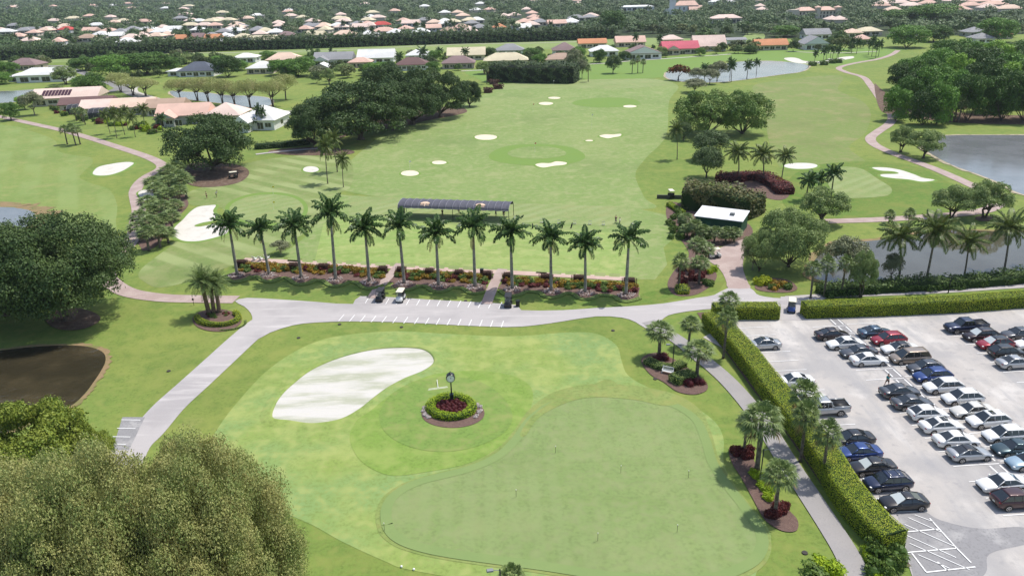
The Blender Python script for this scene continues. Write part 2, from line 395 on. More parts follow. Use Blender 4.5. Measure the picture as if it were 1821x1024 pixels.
def bush_mesh(key,lm,n=260,leaf=.16,seed=1,flat=.75,clumps=7,spiky=False):
    """a leafy mound, 1 m across and about .7 high"""
    if key in BUSH: return BUSH[key]
    rng=np.random.default_rng(seed); cl=[(0,0,.25,.36)]
    for i in range(clumps):
        a=rng.uniform(0,6.28); r=rng.uniform(.1,.28); cl.append((r*math.cos(a),r*math.sin(a),rng.uniform(.18,.42),rng.uniform(.14,.24)))
    b=MB()
    if spiky:
        for i in range(n//3):
            a=rng.uniform(0,6.28);e=rng.uniform(.2,1.4); d=np.array((math.cos(a)*math.cos(e),math.sin(a)*math.cos(e),math.sin(e)))
            o=np.array((rng.uniform(-.2,.2),rng.uniform(-.2,.2),0)); L=rng.uniform(.35,.6); s=np.cross(d,(0,0,1)); s/=np.linalg.norm(s)+1e-6
            b.add([o,o+d*L*.55-s*.035,o+d*L+np.array((0,0,-.1)),o+d*L*.55+s*.035],[(0,1,2,3)])
    else: blob_leaves(b,cl,n,leaf,seed+3,flat=flat)
    b.ell((0,0,.0),(.36,.36,.42),0,8,4,0.0)
    BUSH[key]=b.mesh('bush',lm); return BUSH[key]
# ================================================================== GROUND
GR=dict(
 rough=mat('rough_grass',(.115,.205,.035),.95,noise=[(.035,(.165,.235,.045),.4,.65),(.35,(.085,.165,.028),.45,.7,5,.7),(6,(.15,.22,.05),.4,.75,3,.5),(.11,(.21,.25,.07),.6,.75,4,.6)],bump=(9,.5,.03),mul=(1.3, 1.1, 1.25)),
 apron=mat('apron_grass',(.185,.265,.052),.95,noise=[(.06,(.155,.255,.075),.35,.62,3,.9),(.22,(.22,.29,.07),.48,.72,5,.6),(5,(.16,.22,.05),.45,.8,3,.35)],bump=(12,.3,.015),mul=(1.24, 1.16, 1.42)),
 green=mat('green_grass',(.215,.29,.10),.95,stripe=(R(92),1.1,(.232,.30,.115),.35),noise=[(.09,(.19,.27,.085),.35,.6,3,.9),(.5,(.235,.30,.105),.45,.7,6,.6),(.22,(.18,.255,.075),.52,.72,5,.5,True)],bump=(16,.15,.01),stretch=(.25,2.2,R(84)),mul=(.97,.955,1.0)),
 collar=mat('collar_grass',(.155,.24,.062),.95,noise=[(.25,(.20,.28,.085),.35,.65,5,.8)],bump=(12,.3,.015),mul=(1.2, 1.05, 1.1)),
 clock=mat('oval_grass',(.145,.255,.038),.95,noise=[(.25,(.17,.265,.05),.4,.65,5,.8),(4,(.12,.2,.03),.4,.8,3,.4)],bump=(10,.4,.02),mul=(1.25, 1.12, 1.4)),
 clockin=mat('oval_inner_grass',(.125,.245,.042),.95,noise=[(.3,(.15,.26,.045),.4,.7,5,.7)],bump=(10,.4,.02),mul=(1.3, 1.05, 1.35)),
 range=mat('range_grass',(.16,.26,.06),.95,noise=[(.012,(.19,.275,.07),.4,.62,4,.9),(.06,(.135,.235,.045),.45,.66,6,.7),(.18,(.24,.27,.10),.60,.74,5,.6),(.5,(.15,.25,.06),.4,.75,3,.4)],bump=(5,.3,.03),mul=(1.24, 1.08, 1.4)),
 tee=mat('tee_grass',(.165,.28,.055),.95,noise=[(.05,(.2,.29,.07),.4,.65,5,.8),(.5,(.14,.235,.045),.5,.75,4,.5)],stripe=(R(-7),2.3,(.19,.30,.07),.55),bump=(8,.3,.02),mul=(1.34, 1.14, 1.5)),
 stripe=mat('mown_grass',(.145,.235,.055),.95,noise=[(.05,(.17,.25,.06),.4,.65,4,.8),(.8,(.15,.22,.055),.5,.8,3,.5)],stripe=(R(-38),3.0,(.235,.32,.105),.85),bump=(8,.3,.02),mul=(1.2, 1.03, 1.3)),
 left=mat('fairway_grass',(.15,.25,.055),.95,noise=[(.03,(.18,.265,.06),.4,.65,4,.8),(.4,(.16,.22,.06),.5,.75,5,.6),(.1,(.22,.25,.09),.62,.78,4,.6)],stripe=(R(118),4.5,(.19,.29,.085),.55),bump=(8,.3,.02),mul=(1.2, 1.03, 1.2)),
 right=mat('dry_fairway_grass',(.20,.25,.075),.95,noise=[(.02,(.165,.25,.055),.35,.55,4,.9),(.09,(.30,.29,.12),.5,.72,6,.85),(.5,(.17,.23,.06),.5,.75,4,.5)],bump=(8,.3,.02),mul=(1.0,.95,1.05)),
 lightgreen=mat('putting_grass',(.19,.285,.085),.95,noise=[(.12,(.22,.30,.10),.4,.65,5,.8)],stripe=(R(40),1.6,(.26,.34,.14),.45),bump=(14,.2,.01),mul=(1.1, 0.98, 1.1)),
 dark=mat('lush_grass',(.085,.20,.024),.95,noise=[(.08,(.12,.22,.035),.4,.65,4,.8),(3,(.07,.15,.02),.45,.75,4,.5)],bump=(9,.5,.03),mul=(1.35, 1.0, 1.3)),
 target=mat('target_grass',(.155,.25,.054),.95,noise=[(.1,(.16,.25,.05),.4,.65,5,.8)],bump=(8,.3,.02)),mul=(1.27, 1.1, 1.4))
sand=mat('white_sand',(.60,.575,.52),.95,noise=[(.5,(.50,.47,.41),.45,.7,7,.7)],bump=(4,.4,.04))
sand_old=mat('worn_sand',(.555,.535,.50),.95,noise=[(.22,(.33,.35,.24),.42,.62,9,.8,True),(1.2,(.56,.54,.47),.48,.7,7,.7,True),(6,(.5,.48,.42),.55,.7,4,.5)],stretch=(.35,1.6,R(-42)),bump=(3,.5,.05))
sandy=mat('range_sand',(.68,.60,.46),.95,noise=[(.8,(.58,.5,.38),.45,.7,5,.7)],bump=(4,.4,.03))
mulch=mat('mulch',(.15,.095,.08),.98,noise=[(3,(.19,.125,.10),.45,.65,8,.8),(14,(.05,.03,.025),.5,.7,3,.8)],bump=(18,1,.05))
litter=mat('leaf_litter',(.125,.082,.06),.98,noise=[(.8,(.24,.18,.13),.45,.7,8,.8),(5,(.06,.04,.03),.5,.7,4,.7)],bump=(12,1,.04))
dirt=mat('dry_bank',(.27,.19,.10),.98,noise=[(.4,(.17,.17,.06),.42,.6,7,.9),(4,(.2,.14,.08),.45,.7,3,.6)],bump=(9,.6,.03))
bank=mat('pale_bank',(.42,.36,.26),.95,noise=[(.7,(.22,.2,.11),.45,.65,6,.9)],bump=(9,.6,.03))
asph=mat('cart_asphalt',(.42,.395,.39),.9,noise=[(.1,(.34,.32,.32),.45,.65,6,.8),(.5,(.52,.49,.48),.5,.7,7,.8,True),(9,(.33,.31,.31),.5,.8,3,.35)],stretch=(.18,1.3,R(7)),bump=(25,.3,.01),spec=.2)
lot=mat('lot_asphalt',(.43,.402,.378),.9,noise=[(.3,(.55,.52,.49),.45,.68,8,.85,True),(.12,(.59,.56,.53),.55,.7,6,.7),(.9,(.27,.265,.265),.54,.72,8,.6),(.45,(.33,.325,.33),.50,.66,8,.6,True),(.085,(.30,.295,.30),.47,.60,8,.6),(12,(.3,.29,.29),.5,.8,3,.3)],stretch=(1.0,.22,R(0)),bump=(25,.3,.01),spec=.2)
lotdark=mat('stall_asphalt',(.26,.255,.26),.9,noise=[(.3,(.38,.37,.365),.5,.68,8,.8),(4,(.17,.165,.17),.5,.7,4,.6)],bump=(25,.3,.01),spec=.2)
conc=mat('concrete_path',(.43,.40,.385),.9,noise=[(.4,(.34,.31,.30),.45,.65,6,.8),(6,(.36,.33,.32),.5,.8,4,.4)],bump=(25,.2,.01))
pathg=mat('grey_path',(.30,.285,.28),.9,noise=[(.25,(.33,.31,.30),.4,.65,6,.8),(6,(.2,.185,.18),.5,.8,4,.4)],bump=(25,.3,.01))
brick=mat('brick_paving',(.37,.285,.26),.9,noise=[(.3,(.46,.375,.34),.4,.65,6,.8),(9,(.27,.18,.165),.5,.72,2,.6)],bump=(14,.5,.01))
pinkc=mat('pink_paving',(.46,.33,.28),.9,noise=[(.5,(.52,.40,.34),.4,.65,5,.8)],bump=(14,.4,.01))
white=mat('line_paint',(.78,.78,.77),.8,noise=[(3,(.5,.49,.48),.55,.75,6,.6)])
road=mat('street',(.20,.195,.19),.9,noise=[(.1,(.27,.26,.25),.4,.65,5,.8)])
walk=mat('pavement',(.5,.47,.43),.9,noise=[(.2,(.42,.4,.36),.4,.65,5,.8)])
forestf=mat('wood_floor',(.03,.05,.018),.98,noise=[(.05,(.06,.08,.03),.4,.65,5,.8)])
def water(name,c,c2,rough=.07,bs=(.9,.12)):
    m=mat(name,c,rough,noise=[(.08,c2,.4,.65,4,.9)],bump=(bs[0],bs[1],bs[2] if len(bs)>2 else .06),spec=.6)
    return m
wpale=water('pond_water_sky_sheen',(.20,.21,.22),(.15,.16,.165),.12,(1.4,.25))  # pale grey base colour stands in for the mirrored sky
wdark=water('pond_water_dark',(.034,.029,.017),(.075,.060,.033),.09,(.9,.8,.16))
wbrown=water('pond_water_brown',(.085,.078,.055),(.06,.05,.028),.05,(1.1,.12))

b=MB(); b.add([(-7500,-350,0),(7500,-350,0),(7500,7100,0),(-7500,7100,0)],[(0,1,2,3)])
struct('ground',b.mesh('ground',GR['rough']))
# far wood floor
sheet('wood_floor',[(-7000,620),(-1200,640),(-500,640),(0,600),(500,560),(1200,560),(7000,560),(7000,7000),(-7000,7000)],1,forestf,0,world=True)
# fairway shapes
sheet('apron',[(300,900),(340,850),(385,765),(430,706),(480,655),(540,617),(600,598),(700,589),(800,594),(910,598),(1011,591),(1062,594),(1096,614),(1105,640),(1116,666),(1151,688),(1215,713),(1265,744),(1286,777),(1288,827),(1316,878),(1357,926),(1371,962),(1345,1018),(1300,1070),(915,1040),(734,1014),(683,997),(607,962),(546,929),(480,910)],1,GR['apron'])
sheet('clock_lawn',[(622,780),(630,755),(655,725),(700,695),(750,672),(805,661),(860,660),(910,668),(940,684),(948,705),(940,735),(918,768),(880,800),(830,825),(760,839),(700,846),(662,834),(635,812)],2,GR['clock'])
sheet('clock_lawn_ring',ell_px(792,737,118,66,24,.03),3,GR['clockin'])
PG=[(683,935),(682,905),(700,878),(745,855),(830,833),(885,808),(918,775),(942,742),(980,714),(1030,700),(1080,697),(1140,702),(1200,716),(1240,742),(1258,780),(1270,820),(1295,860),(1326,900),(1356,945),(1358,980),(1330,1010),(1250,1035),(1100,1030),(960,1010),(800,988),(730,972),(697,955)]
cxp,cyp=1040,890
sheet('green_collar',[(cxp+(x-cxp)*1.035,cyp+(y-cyp)*1.075) for x,y in PG],2,GR['collar'])
sheet('putting_green',PG,3,GR['green'])
strip('green_fringe',[(cxp+(x-cxp)*.985,cyp+(y-cyp)*.97) for x,y in PG+PG[:1]],1.1,4,mat('fringe_grass',(.185,.26,.09),.95,noise=[(.3,(.20,.27,.095),.4,.65,6,.9)]))
sheet('green_swale',[(985,712),(1010,702),(1040,693),(1080,675),(1110,690),(1160,700),(1205,716),(1180,722),(1130,712),(1060,707),(1010,716),(960,742),(935,775),(925,772),(945,742)],4,GR['collar'])
# practice range and tee
sheet('range_field',[(640,345),(600,330),(620,290),(680,240),(730,205),(830,180),(880,160),(905,150),(1020,143),(1150,140),(1205,152),(1190,180),(1185,240),(1150,280),(1130,310),(1145,350),(1150,372),(900,366),(700,352)],1,GR['range'])
sheet('range_far_green',[(885,152),(950,146),(1050,142),(1150,141),(1195,148),(1150,156),(1050,158),(950,158),(890,160)],2,GR['lightgreen'])
for q in [(955,276,85,20),(1080,183,60,9)]: sheet('range_target',ell_px(*q,20,.05),2,GR['target'])
for q in [(955,272,52,11)]: sheet('range_target_centre',ell_px(*q,16,.05),3,GR['range'])
sheet('tee_lawn',[(560,345),(620,348),(710,352),(905,362),(1120,368),(1215,400),(1180,440),(1165,497),(905,486),(700,470),(560,462),(495,455),(520,440),(560,400)],1,GR['range'],2)
sheet('tee_line',[(620,383),(1122,404),(1121,368),(912,362),(620,348)],2,GR['lightgreen'],0)
sheet('tee_stripes',[(560,464),(1110,492),(1125,415),(900,405),(600,388),(575,400)],2,GR['tee'],0)
for k in range(24):
    x=486+k*26; sheet('tee_strip',[(x,458+ (k*26)*.0475),(x+19,459+(k*26)*.0475),(x+18,465+(k*26)*.0475),(x-1,464+(k*26)*.0475)],3,GR['lightgreen'],0)
sheet('striped_lawn',[(440,290),(560,275),(620,280),(625,330),(590,350),(560,400),(480,450),(420,470),(300,510),(255,500),(250,480),(300,440),(310,430),(400,420),(395,370),(340,365),(330,345),(380,325)],1,GR['stripe'])
sheet('practice_green',ell_px(476,372,66,26,20,.03),3,GR['lightgreen'])
sheet('practice_green_collar',ell_px(476,372,74,30,20,.03),2,GR['target'])
sheet('left_fairway',[(-200,215),(0,222),(60,235),(98,250),(102,268),(130,276),(160,280),(165,290),(152,303),(142,316),(165,327),(195,338),(208,364),(206,392),(200,420),(120,420),(70,375),(20,360),(-200,352)],1,GR['left'])
sheet('right_fairway',[(1345,150),(1400,142),(1480,134),(1500,140),(1490,160),(1530,178),(1548,200),(1540,235),(1510,262),(1540,290),(1490,298),(1400,300),(1380,285),(1365,240),(1360,190),(1340,165)],1,GR['right'])
sheet('right_green',[(1490,298),(1530,300),(1560,318),(1585,335),(1578,348),(1540,352),(1500,352),(1480,340),(1470,315)],2,GR['lightgreen'])
sheet('right_lawn',[(1430,300),(1480,290),(1560,288),(1640,300),(1700,330),(1790,350),(1760,372),(1640,380),(1480,388),(1400,370),(1395,330)],1,GR['dark'])
sheet('far_fairway',[(-300,118),(60,105),(240,100),(350,96),(480,90),(700,82),(880,77),(1020,73),(1150,68),(1300,70),(1330,60),(1360,62),(1330,78),(1150,82),(1000,86),(900,92),(700,92),(480,98),(300,102),(100,112),(-300,130)],2,GR['range'])
sheet('far_lawn',[(840,125),(1040,112),(1250,97),(1400,88),(1600,85),(1600,92),(1560,105),(1500,118),(1440,112),(1300,108),(1250,122),(1180,138),(1050,142),(900,152),(870,150),(850,140)],1,GR['target'])
# shadowless lush pieces round the drive
sheet('drive_verge',[(430,497),(560,505),(700,520),(900,535),(1100,545),(1170,538),(1280,515),(1290,500),(1250,500),(1150,520),(1120,533),(900,520),(700,510),(560,498),(440,490)],1,GR['dark'],0)
# ---------------------------------------------------------------- sand bunkers with a raised lip
def bunker(P,m,lvl=5,lip=.35,lh=.16,name='sand_bunker',gm='target',px=True):
    W=smooth(gp(P),6); sheet(name,W,lvl,m,0,world=True)
    A=np.array(W); cx=A.mean(0); b=MB(); v=[];n=len(W)
    area=sum(A[i][0]*A[(i+1)%n][1]-A[(i+1)%n][0]*A[i][1] for i in range(n))
    for i in range(n):
        d=A[(i+1)%n]-A[i-1]; d=d/np.linalg.norm(d); o=np.array((d[1],-d[0]))*(1 if area>0 else -1)
        for off,z in ((0,lvl*LV+.014),(.06,lh*.8),(lip*.4,lh),(lip*2.2,.012)): v.append((*(A[i]+o*off),z))
    f=[(i*4+j,((i+1)%n)*4+j,((i+1)%n)*4+j+1,i*4+j+1) for i in range(n) for j in range(3)]
    b.add(v,f); me=b.mesh('bunker_lip',GR[gm],True); struct('bunker_lip',me)
B1=[(486,744),(490,722),(503,702),(522,684),(550,662),(582,646),(620,633),(660,624),(700,620),(742,621),(762,628),(771,640),(768,650),(750,662),(720,674),(690,690),(665,708),(640,728),(610,745),(580,752),(550,754),(515,749)]
bunker(B1,sand_old,gm='apron',lip=.7,lh=.3)
bunker([(307,415),(312,404),(325,392),(338,378),(352,369),(372,366),(384,366),(379,376),(384,385),(378,393),(360,397),(346,402),(355,404),(385,399),(404,400),(404,415),(380,424),(350,430),(322,428)],sand)
bunker([(165,309),(175,298),(200,292),(225,289),(238,291),(228,299),(215,306),(195,312),(175,313)],sand)
bunker([(246,344),(258,338),(272,338),(272,352),(256,357)],sand)
for x,y,a,c in [(553,302,14,5.5),(729,309,16,5),(781,290,13,3.4),(864,245,20,5),(971,185,13,2.7),(986,175,11,2),(1120,190,12,2.3),(1048,251,7,1.4)]:
    bunker(ell_px(x,y,a,c,14,.03),sand if x<600 else sandy,lip=.3,lh=.12)
bunker([(1066,243),(1075,240),(1090,240),(1104,239),(1103,243),(1092,245),(1080,247)],sandy)
bunker([(952,294),(962,291),(978,291),(990,288),(1007,290),(1004,294),(985,296),(965,299)],sandy)
bunker(ell_px(1424,296,30,5.5,16,.02),sand)
bunker([(1551,299),(1575,299),(1600,303),(1625,311),(1640,317),(1662,321),(1640,324),(1615,320),(1590,318),(1569,315),(1568,311),(1597,310),(1590,306),(1565,304)],sand)
bunker([(1394,105),(1408,103),(1420,105),(1430,109),(1450,110),(1468,109),(1474,105),(1482,106),(1490,104),(1500,102),(1516,101),(1518,104),(1503,107),(1483,111),(1457,114),(1435,114),(1412,112)],sand)
# ---------------------------------------------------------------- ponds
def pond(P,m,bk=dirt,grow=1.02,lvl=4,wd=1.6):
    W=smooth(gp(P),6); n=len(W); A=np.array(W); v=[]
    area=sum(A[i][0]*A[(i+1)%n][1]-A[(i+1)%n][0]*A[i][1] for i in range(n)); s=1 if area>0 else -1
    rng=np.random.default_rng(int(abs(P[0][0])))
    for i in range(n):
        d=A[(i+1)%n]-A[i-1]; d=d/np.linalg.norm(d); o=np.array((d[1],-d[0]))*s
        v+=[(*(A[i]-o*.3),lvl*LV-.004),(*(A[i]+o*wd*rng.uniform(.5,1.2)),lvl*LV-.004)]
    b=MB(); b.add(v,[(2*i,2*((i+1)%n),2*((i+1)%n)+1,2*i+1) for i in range(n)]); me=b.mesh('pond_bank',bk)
    if me.polygons[0].normal.z<0: me.flip_normals()
    struct('pond_bank',me); sheet('pond_water',W,lvl,m,0,world=True)
pond([(-260,640),(-60,630),(0,624),(66,617),(132,615),(165,619),(184,628),(188,642),(180,660),(164,684),(150,702),(130,720),(100,735),(60,750),(-60,790),(-260,800)],wdark,dirt,wd=.8)
pond([(1640,262),(1650,250),(1680,242),(1821,241),(2300,243),(2300,400),(2000,395),(1821,347),(1780,327),(1740,311),(1700,297),(1665,280)],wpale,bank,wd=1.2)
pond([(1440,488),(1450,462),(1475,436),(1560,428),(1640,416),(1700,410),(1821,414),(2100,420),(2100,460),(1821,485),(1740,495),(1665,501),(1600,504),(1539,506),(1470,502)],wbrown,dirt,wd=1.2)
pond([(1184,131),(1200,127),(1260,124),(1300,112),(1361,109),(1410,112),(1438,118),(1425,128),(1390,133),(1361,137),(1290,146),(1230,147),(1190,141)],wpale,bank,wd=1)
pond([(-200,366),(0,369),(30,371),(55,376),(64,387),(50,402),(0,415),(-200,420)],wpale,dirt,wd=5)
pond([(-200,166),(0,163),(65,160),(75,166),(60,176),(0,184),(-200,192)],wpale,bank,wd=1)
pond([(303,163),(330,164),(370,166),(400,170),(460,172),(482,178),(478,189),(440,191),(390,184),(340,178),(312,173)],wpale,bank,wd=1)
# dry and mulched ground under trees
sheet('litter_bed',ell_px(128,568,49,19,16,.05),3,litter)
sheet('litter_bed',[(330,300),(345,290),(400,290),(435,298),(443,310),(425,325),(380,333),(340,330),(325,315)],3,litter)
sheet('litter_bed',[(590,250),(640,235),(700,228),(760,215),(830,200),(800,190),(700,205),(600,232)],3,litter)
sheet('litter_bed',[(480,268),(560,262),(625,268),(620,275),(560,277),(500,275)],3,litter)
sheet('litter_bed',[(1565,195),(1600,205),(1690,218),(1821,222),(2000,222),(2000,208),(1821,206),(1700,200),(1600,180),(1568,160),(1555,150)],3,litter)
sheet('litter_bed',ell_px(1750,389,16,5,12),3,mulch)
sheet('mulch_bed',[(250,440),(240,420),(250,400),(280,370),(300,345),(325,340),(330,350),(335,365),(318,385),(300,410),(290,425),(275,440),(255,446)],2,mulch)
# ---------------------------------------------------------------- roads
strip('drive',[(205,860),(232,800),(262,768),(300,724),(345,683),(392,640),(430,605),(460,580),(485,566),(520,556)],[4.2,4.2,4.3,4.4,4.5,4.6,5,6],2,asph)
sheet('drive',[(418,536),(440,530),(500,533),(560,537),(628,541),(641,527),(760,533),(870,539),(922,543),(927,552),(1000,552),(1060,548),(1120,545),(1180,540),(1240,530),(1270,525),(1296,512),(1333,512),(1345,523),(1361,528),(1395,531),(1440,527),(1470,524),(1470,530),(1430,545),(1340,545),(1250,551),(1200,558),(1182,565),(1165,580),(1152,586),(1130,573),(1105,565),(1060,563),(1000,572),(950,579),(900,582),(800,578),(700,573),(620,572),(560,574),(520,579),(480,592),(455,605),(435,600),(443,583),(449,570),(446,557),(434,545)],2.6,asph,2)
strip('concrete_path',[(1400,531),(1500,525),(1600,521),(1700,516),(1821,508),(2000,500)],1.8,3,conc)
strip('cart_path',[(1153,572),(1178,588),(1207,606),(1237,630),(1270,656),(1300,684),(1333,722),(1365,766),(1400,822),(1440,882),(1478,940),(1508,990),(1530,1040)],2.3,4,pathg)
sheet('parking_lot',[(1250,600),(1312,569),(1396,565),(1430,562),(1640,553),(1821,545),(2400,520),(2700,560),(3000,1200),(1900,1400),(1640,1180),(1622,1024),(1600,960),(1540,880),(1440,760),(1340,650)],2,lot,0)
sheet('brick_path_fork',[(1296,513),(1333,513),(1331,505),(1322,482),(1322,462),(1330,447),(1341,433),(1340,423),(1318,427),(1290,437),(1270,447),(1258,462),(1274,473),(1286,488),(1292,503)],3,brick,2)
strip('brick_path',[(-120,185),(0,208),(60,221),(110,232),(160,246),(210,262),(250,275),(275,285),(288,294),(284,302),(265,312),(250,324),(241,340),(243,356),(247,375),(243,395),(240,415),(225,440),(200,465),(190,490),(205,508),(235,522),(290,530),(350,532),(420,533)],3.1,3,brick)
strip('brick_path',[(1597,90),(1585,98),(1560,106),(1520,113),(1492,121),(1505,129),(1535,138),(1550,155),(1568,180),(1586,205),(1582,220),(1562,234),(1548,246),(1556,258),(1585,272),(1620,285),(1660,300),(1700,317),(1745,338),(1775,352),(1770,366),(1740,377),(1660,385),(1560,391),(1470,394)],3.0,3,brick)
strip('pink_path',[(432,462),(560,468),(700,475),(905,485),(1112,496)],1.9,3,pinkc,sm=2)
strip('brick_walk',[(712,469),(692,492),(674,512),(661,531)],1.7,4,brick,sm=2)
strip('brick_walk',[(894,479),(884,495),(875,515),(865,541)],1.8,4,brick,sm=2)
strip('street',[(-300,128),(60,118),(120,122),(190,145),(225,162),(262,176),(310,187),(380,196),(440,201),(520,203),(560,200)],6,2,road)
strip('street',[(195,164),(215,156),(228,150)],5,3,road)
strip('pavement',[(232,160),(268,172),(312,182),(380,191),(440,196),(520,198)],1.6,3,walk)
strip('pavement',[(245,166),(242,158),(252,152)],1.4,4,walk)
strip('far_path',[(60,108),(240,97),(480,93),(640,88),(800,80),(960,77),(1080,73)],2.2,4,walk)
strip('far_path',[(820,127),(880,124),(1080,113),(1110,110),(1200,104),(1300,97)],2.4,4,walk)
strip('far_path',[(1560,92),(1480,95),(1400,92)],2,4,walk)
strip('far_path',[(455,275),(500,270),(560,265),(590,262)],1.6,4,conc)
sheet('parking_bay',[(200,800),(218,742),(258,742),(230,800)],2.6,lotdark,0)
# painted lines ----------------------------------------------------------
b=MB()
for k in range(14): line_mesh(b,G(655.5+18.25*k,530+.62*k),G(649.5+18.25*k,540+.75*k),.11,4*LV)
for k in range(16): line_mesh(b,G(612+18.9*k,560+.75*k),G(602+19.3*k,571.6+.73*k),.11,4*LV)
for y in (747,762,777,790): line_mesh(b,G(216-(y-747)*.5,y),G(250-(y-747)*.6,y+.6),.12,4*LV)
struct('cart_bay_markings',b.mesh('lines',white))

for i,(px,py) in enumerate([(714,582),(531,601),(604,577),(1090,588),(1165,674),(1431,983),(828,535),(300,660)]):
    x,y=G(px,py); q=MB(); q.tube([(0,0,0),(0,0,.10)],[.28,.26],12); tag(obj('drain_cover',q.mesh('drain_cover',mat('drain_dark',(.05,.045,.04),.8)),None,(x,y,0)),['small round cover in the grass just below the cart bays','small round cover left of the large bunker near the drive','small dark cover beside the drive above the large bunker','small cover in the lawn right of the drive junction','small cover in the grass left of the palm bed by the bench','small cover in the grass beside the grey path, lower right','dark cover at the edge of the upper cart bays','small cover in the lawn left of the diagonal drive'][i],'cover','drain covers in the lawns')
sheet('drive',[(1388,528),(1432,528),(1436,570),(1386,570)],3,asph,0)
# ================================================================== VEHICLES
glass=mat('car_glass',(.012,.016,.018),.05,spec=.9,coat=.6)
shade=mat('sunshade_glass',(.55,.60,.60),.25,spec=.6,coat=.5)
tyre=mat('tyre_rubber',(.015,.015,.015),.8)
rimm=mat('rim_alloy',(.45,.45,.46),.3,metal=.8)
trim=mat('black_trim',(.012,.012,.013),.5)
lampm=mat('lamp_lens',(.75,.75,.74),.15,spec=.8)
redl=mat('tail_lens',(.28,.008,.01),.2,spec=.7)
plate=mat('plate',(.6,.6,.55),.6)
def paint(n,c,met=.35): return mat('paint_'+n,c,.28,metal=met,coat=.8,spec=.5)
PAINT={'white':paint('white',(.72,.72,.71),0),'pearl':paint('pearl',(.62,.60,.55),.1),'silver':paint('silver',(.42,.43,.44),.55),'grey':paint('grey',(.085,.09,.10),.5),'black':paint('black',(.010,.010,.012),.2),
 'maroon':paint('maroon',(.045,.012,.015),.3),'red':paint('red',(.30,.012,.028),.3),'blue':paint('blue',(.015,.05,.20),.4),'navy':paint('navy',(.010,.020,.06),.4),'steel':paint('steel',(.07,.115,.17),.5),
 'tan':paint('tan',(.30,.24,.19),.4),'teal':paint('teal',(.035,.07,.085),.5),'ice':paint('ice',(.32,.44,.52),.5),'brown':paint('brown',(.022,.012,.014),.3),'skyblue':paint('skyblue',(.03,.12,.30),.3)}
def wheel_mesh(r,w):
    b=MB(); P=[]
    k=18
    for y,rr in ((-w/2,r*.72),(-w/2,r*.93),(-w*.36,r),(w*.36,r),(w/2,r*.93),(w/2,r*.72)):
        P.append([(rr*math.cos(2*math.pi*j/k),y,rr*math.sin(2*math.pi*j/k)) for j in range(k)])
    b.loft(P); t=b.mesh('tyre',tyre,True)
    b=MB()
    for s in (-1,1):
        y=s*(w/2+.006)
        b.tube([(0,y-.02*s,0),(0,y,0)],[r*.16,r*.16],10)
        for q in range(5):
            a=q*2*math.pi/5
            v=[(r*rr*math.cos(a+da),y,r*rr*math.sin(a+da)) for rr,da in ((.1,-.6),(.66,-.17),(.66,.17),(.1,.6))]
            b.add(v,[(0,1,2,3)]);
        ring=[(r*rr*math.cos(2*math.pi*j/16),y-.001*s,r*rr*math.sin(2*math.pi*j/16)) for rr in (.60,.72) for j in range(16)]
        b.add(ring,[(j,(j+1)%16,(j+1)%16+16,j+16) for j in range(16)])
    return t,b.mesh('rim',rimm)
WH={}
def wheels(r,w):
    if (r,w) not in WH: WH[(r,w)]=wheel_mesh(r,w)
    return WH[(r,w)]
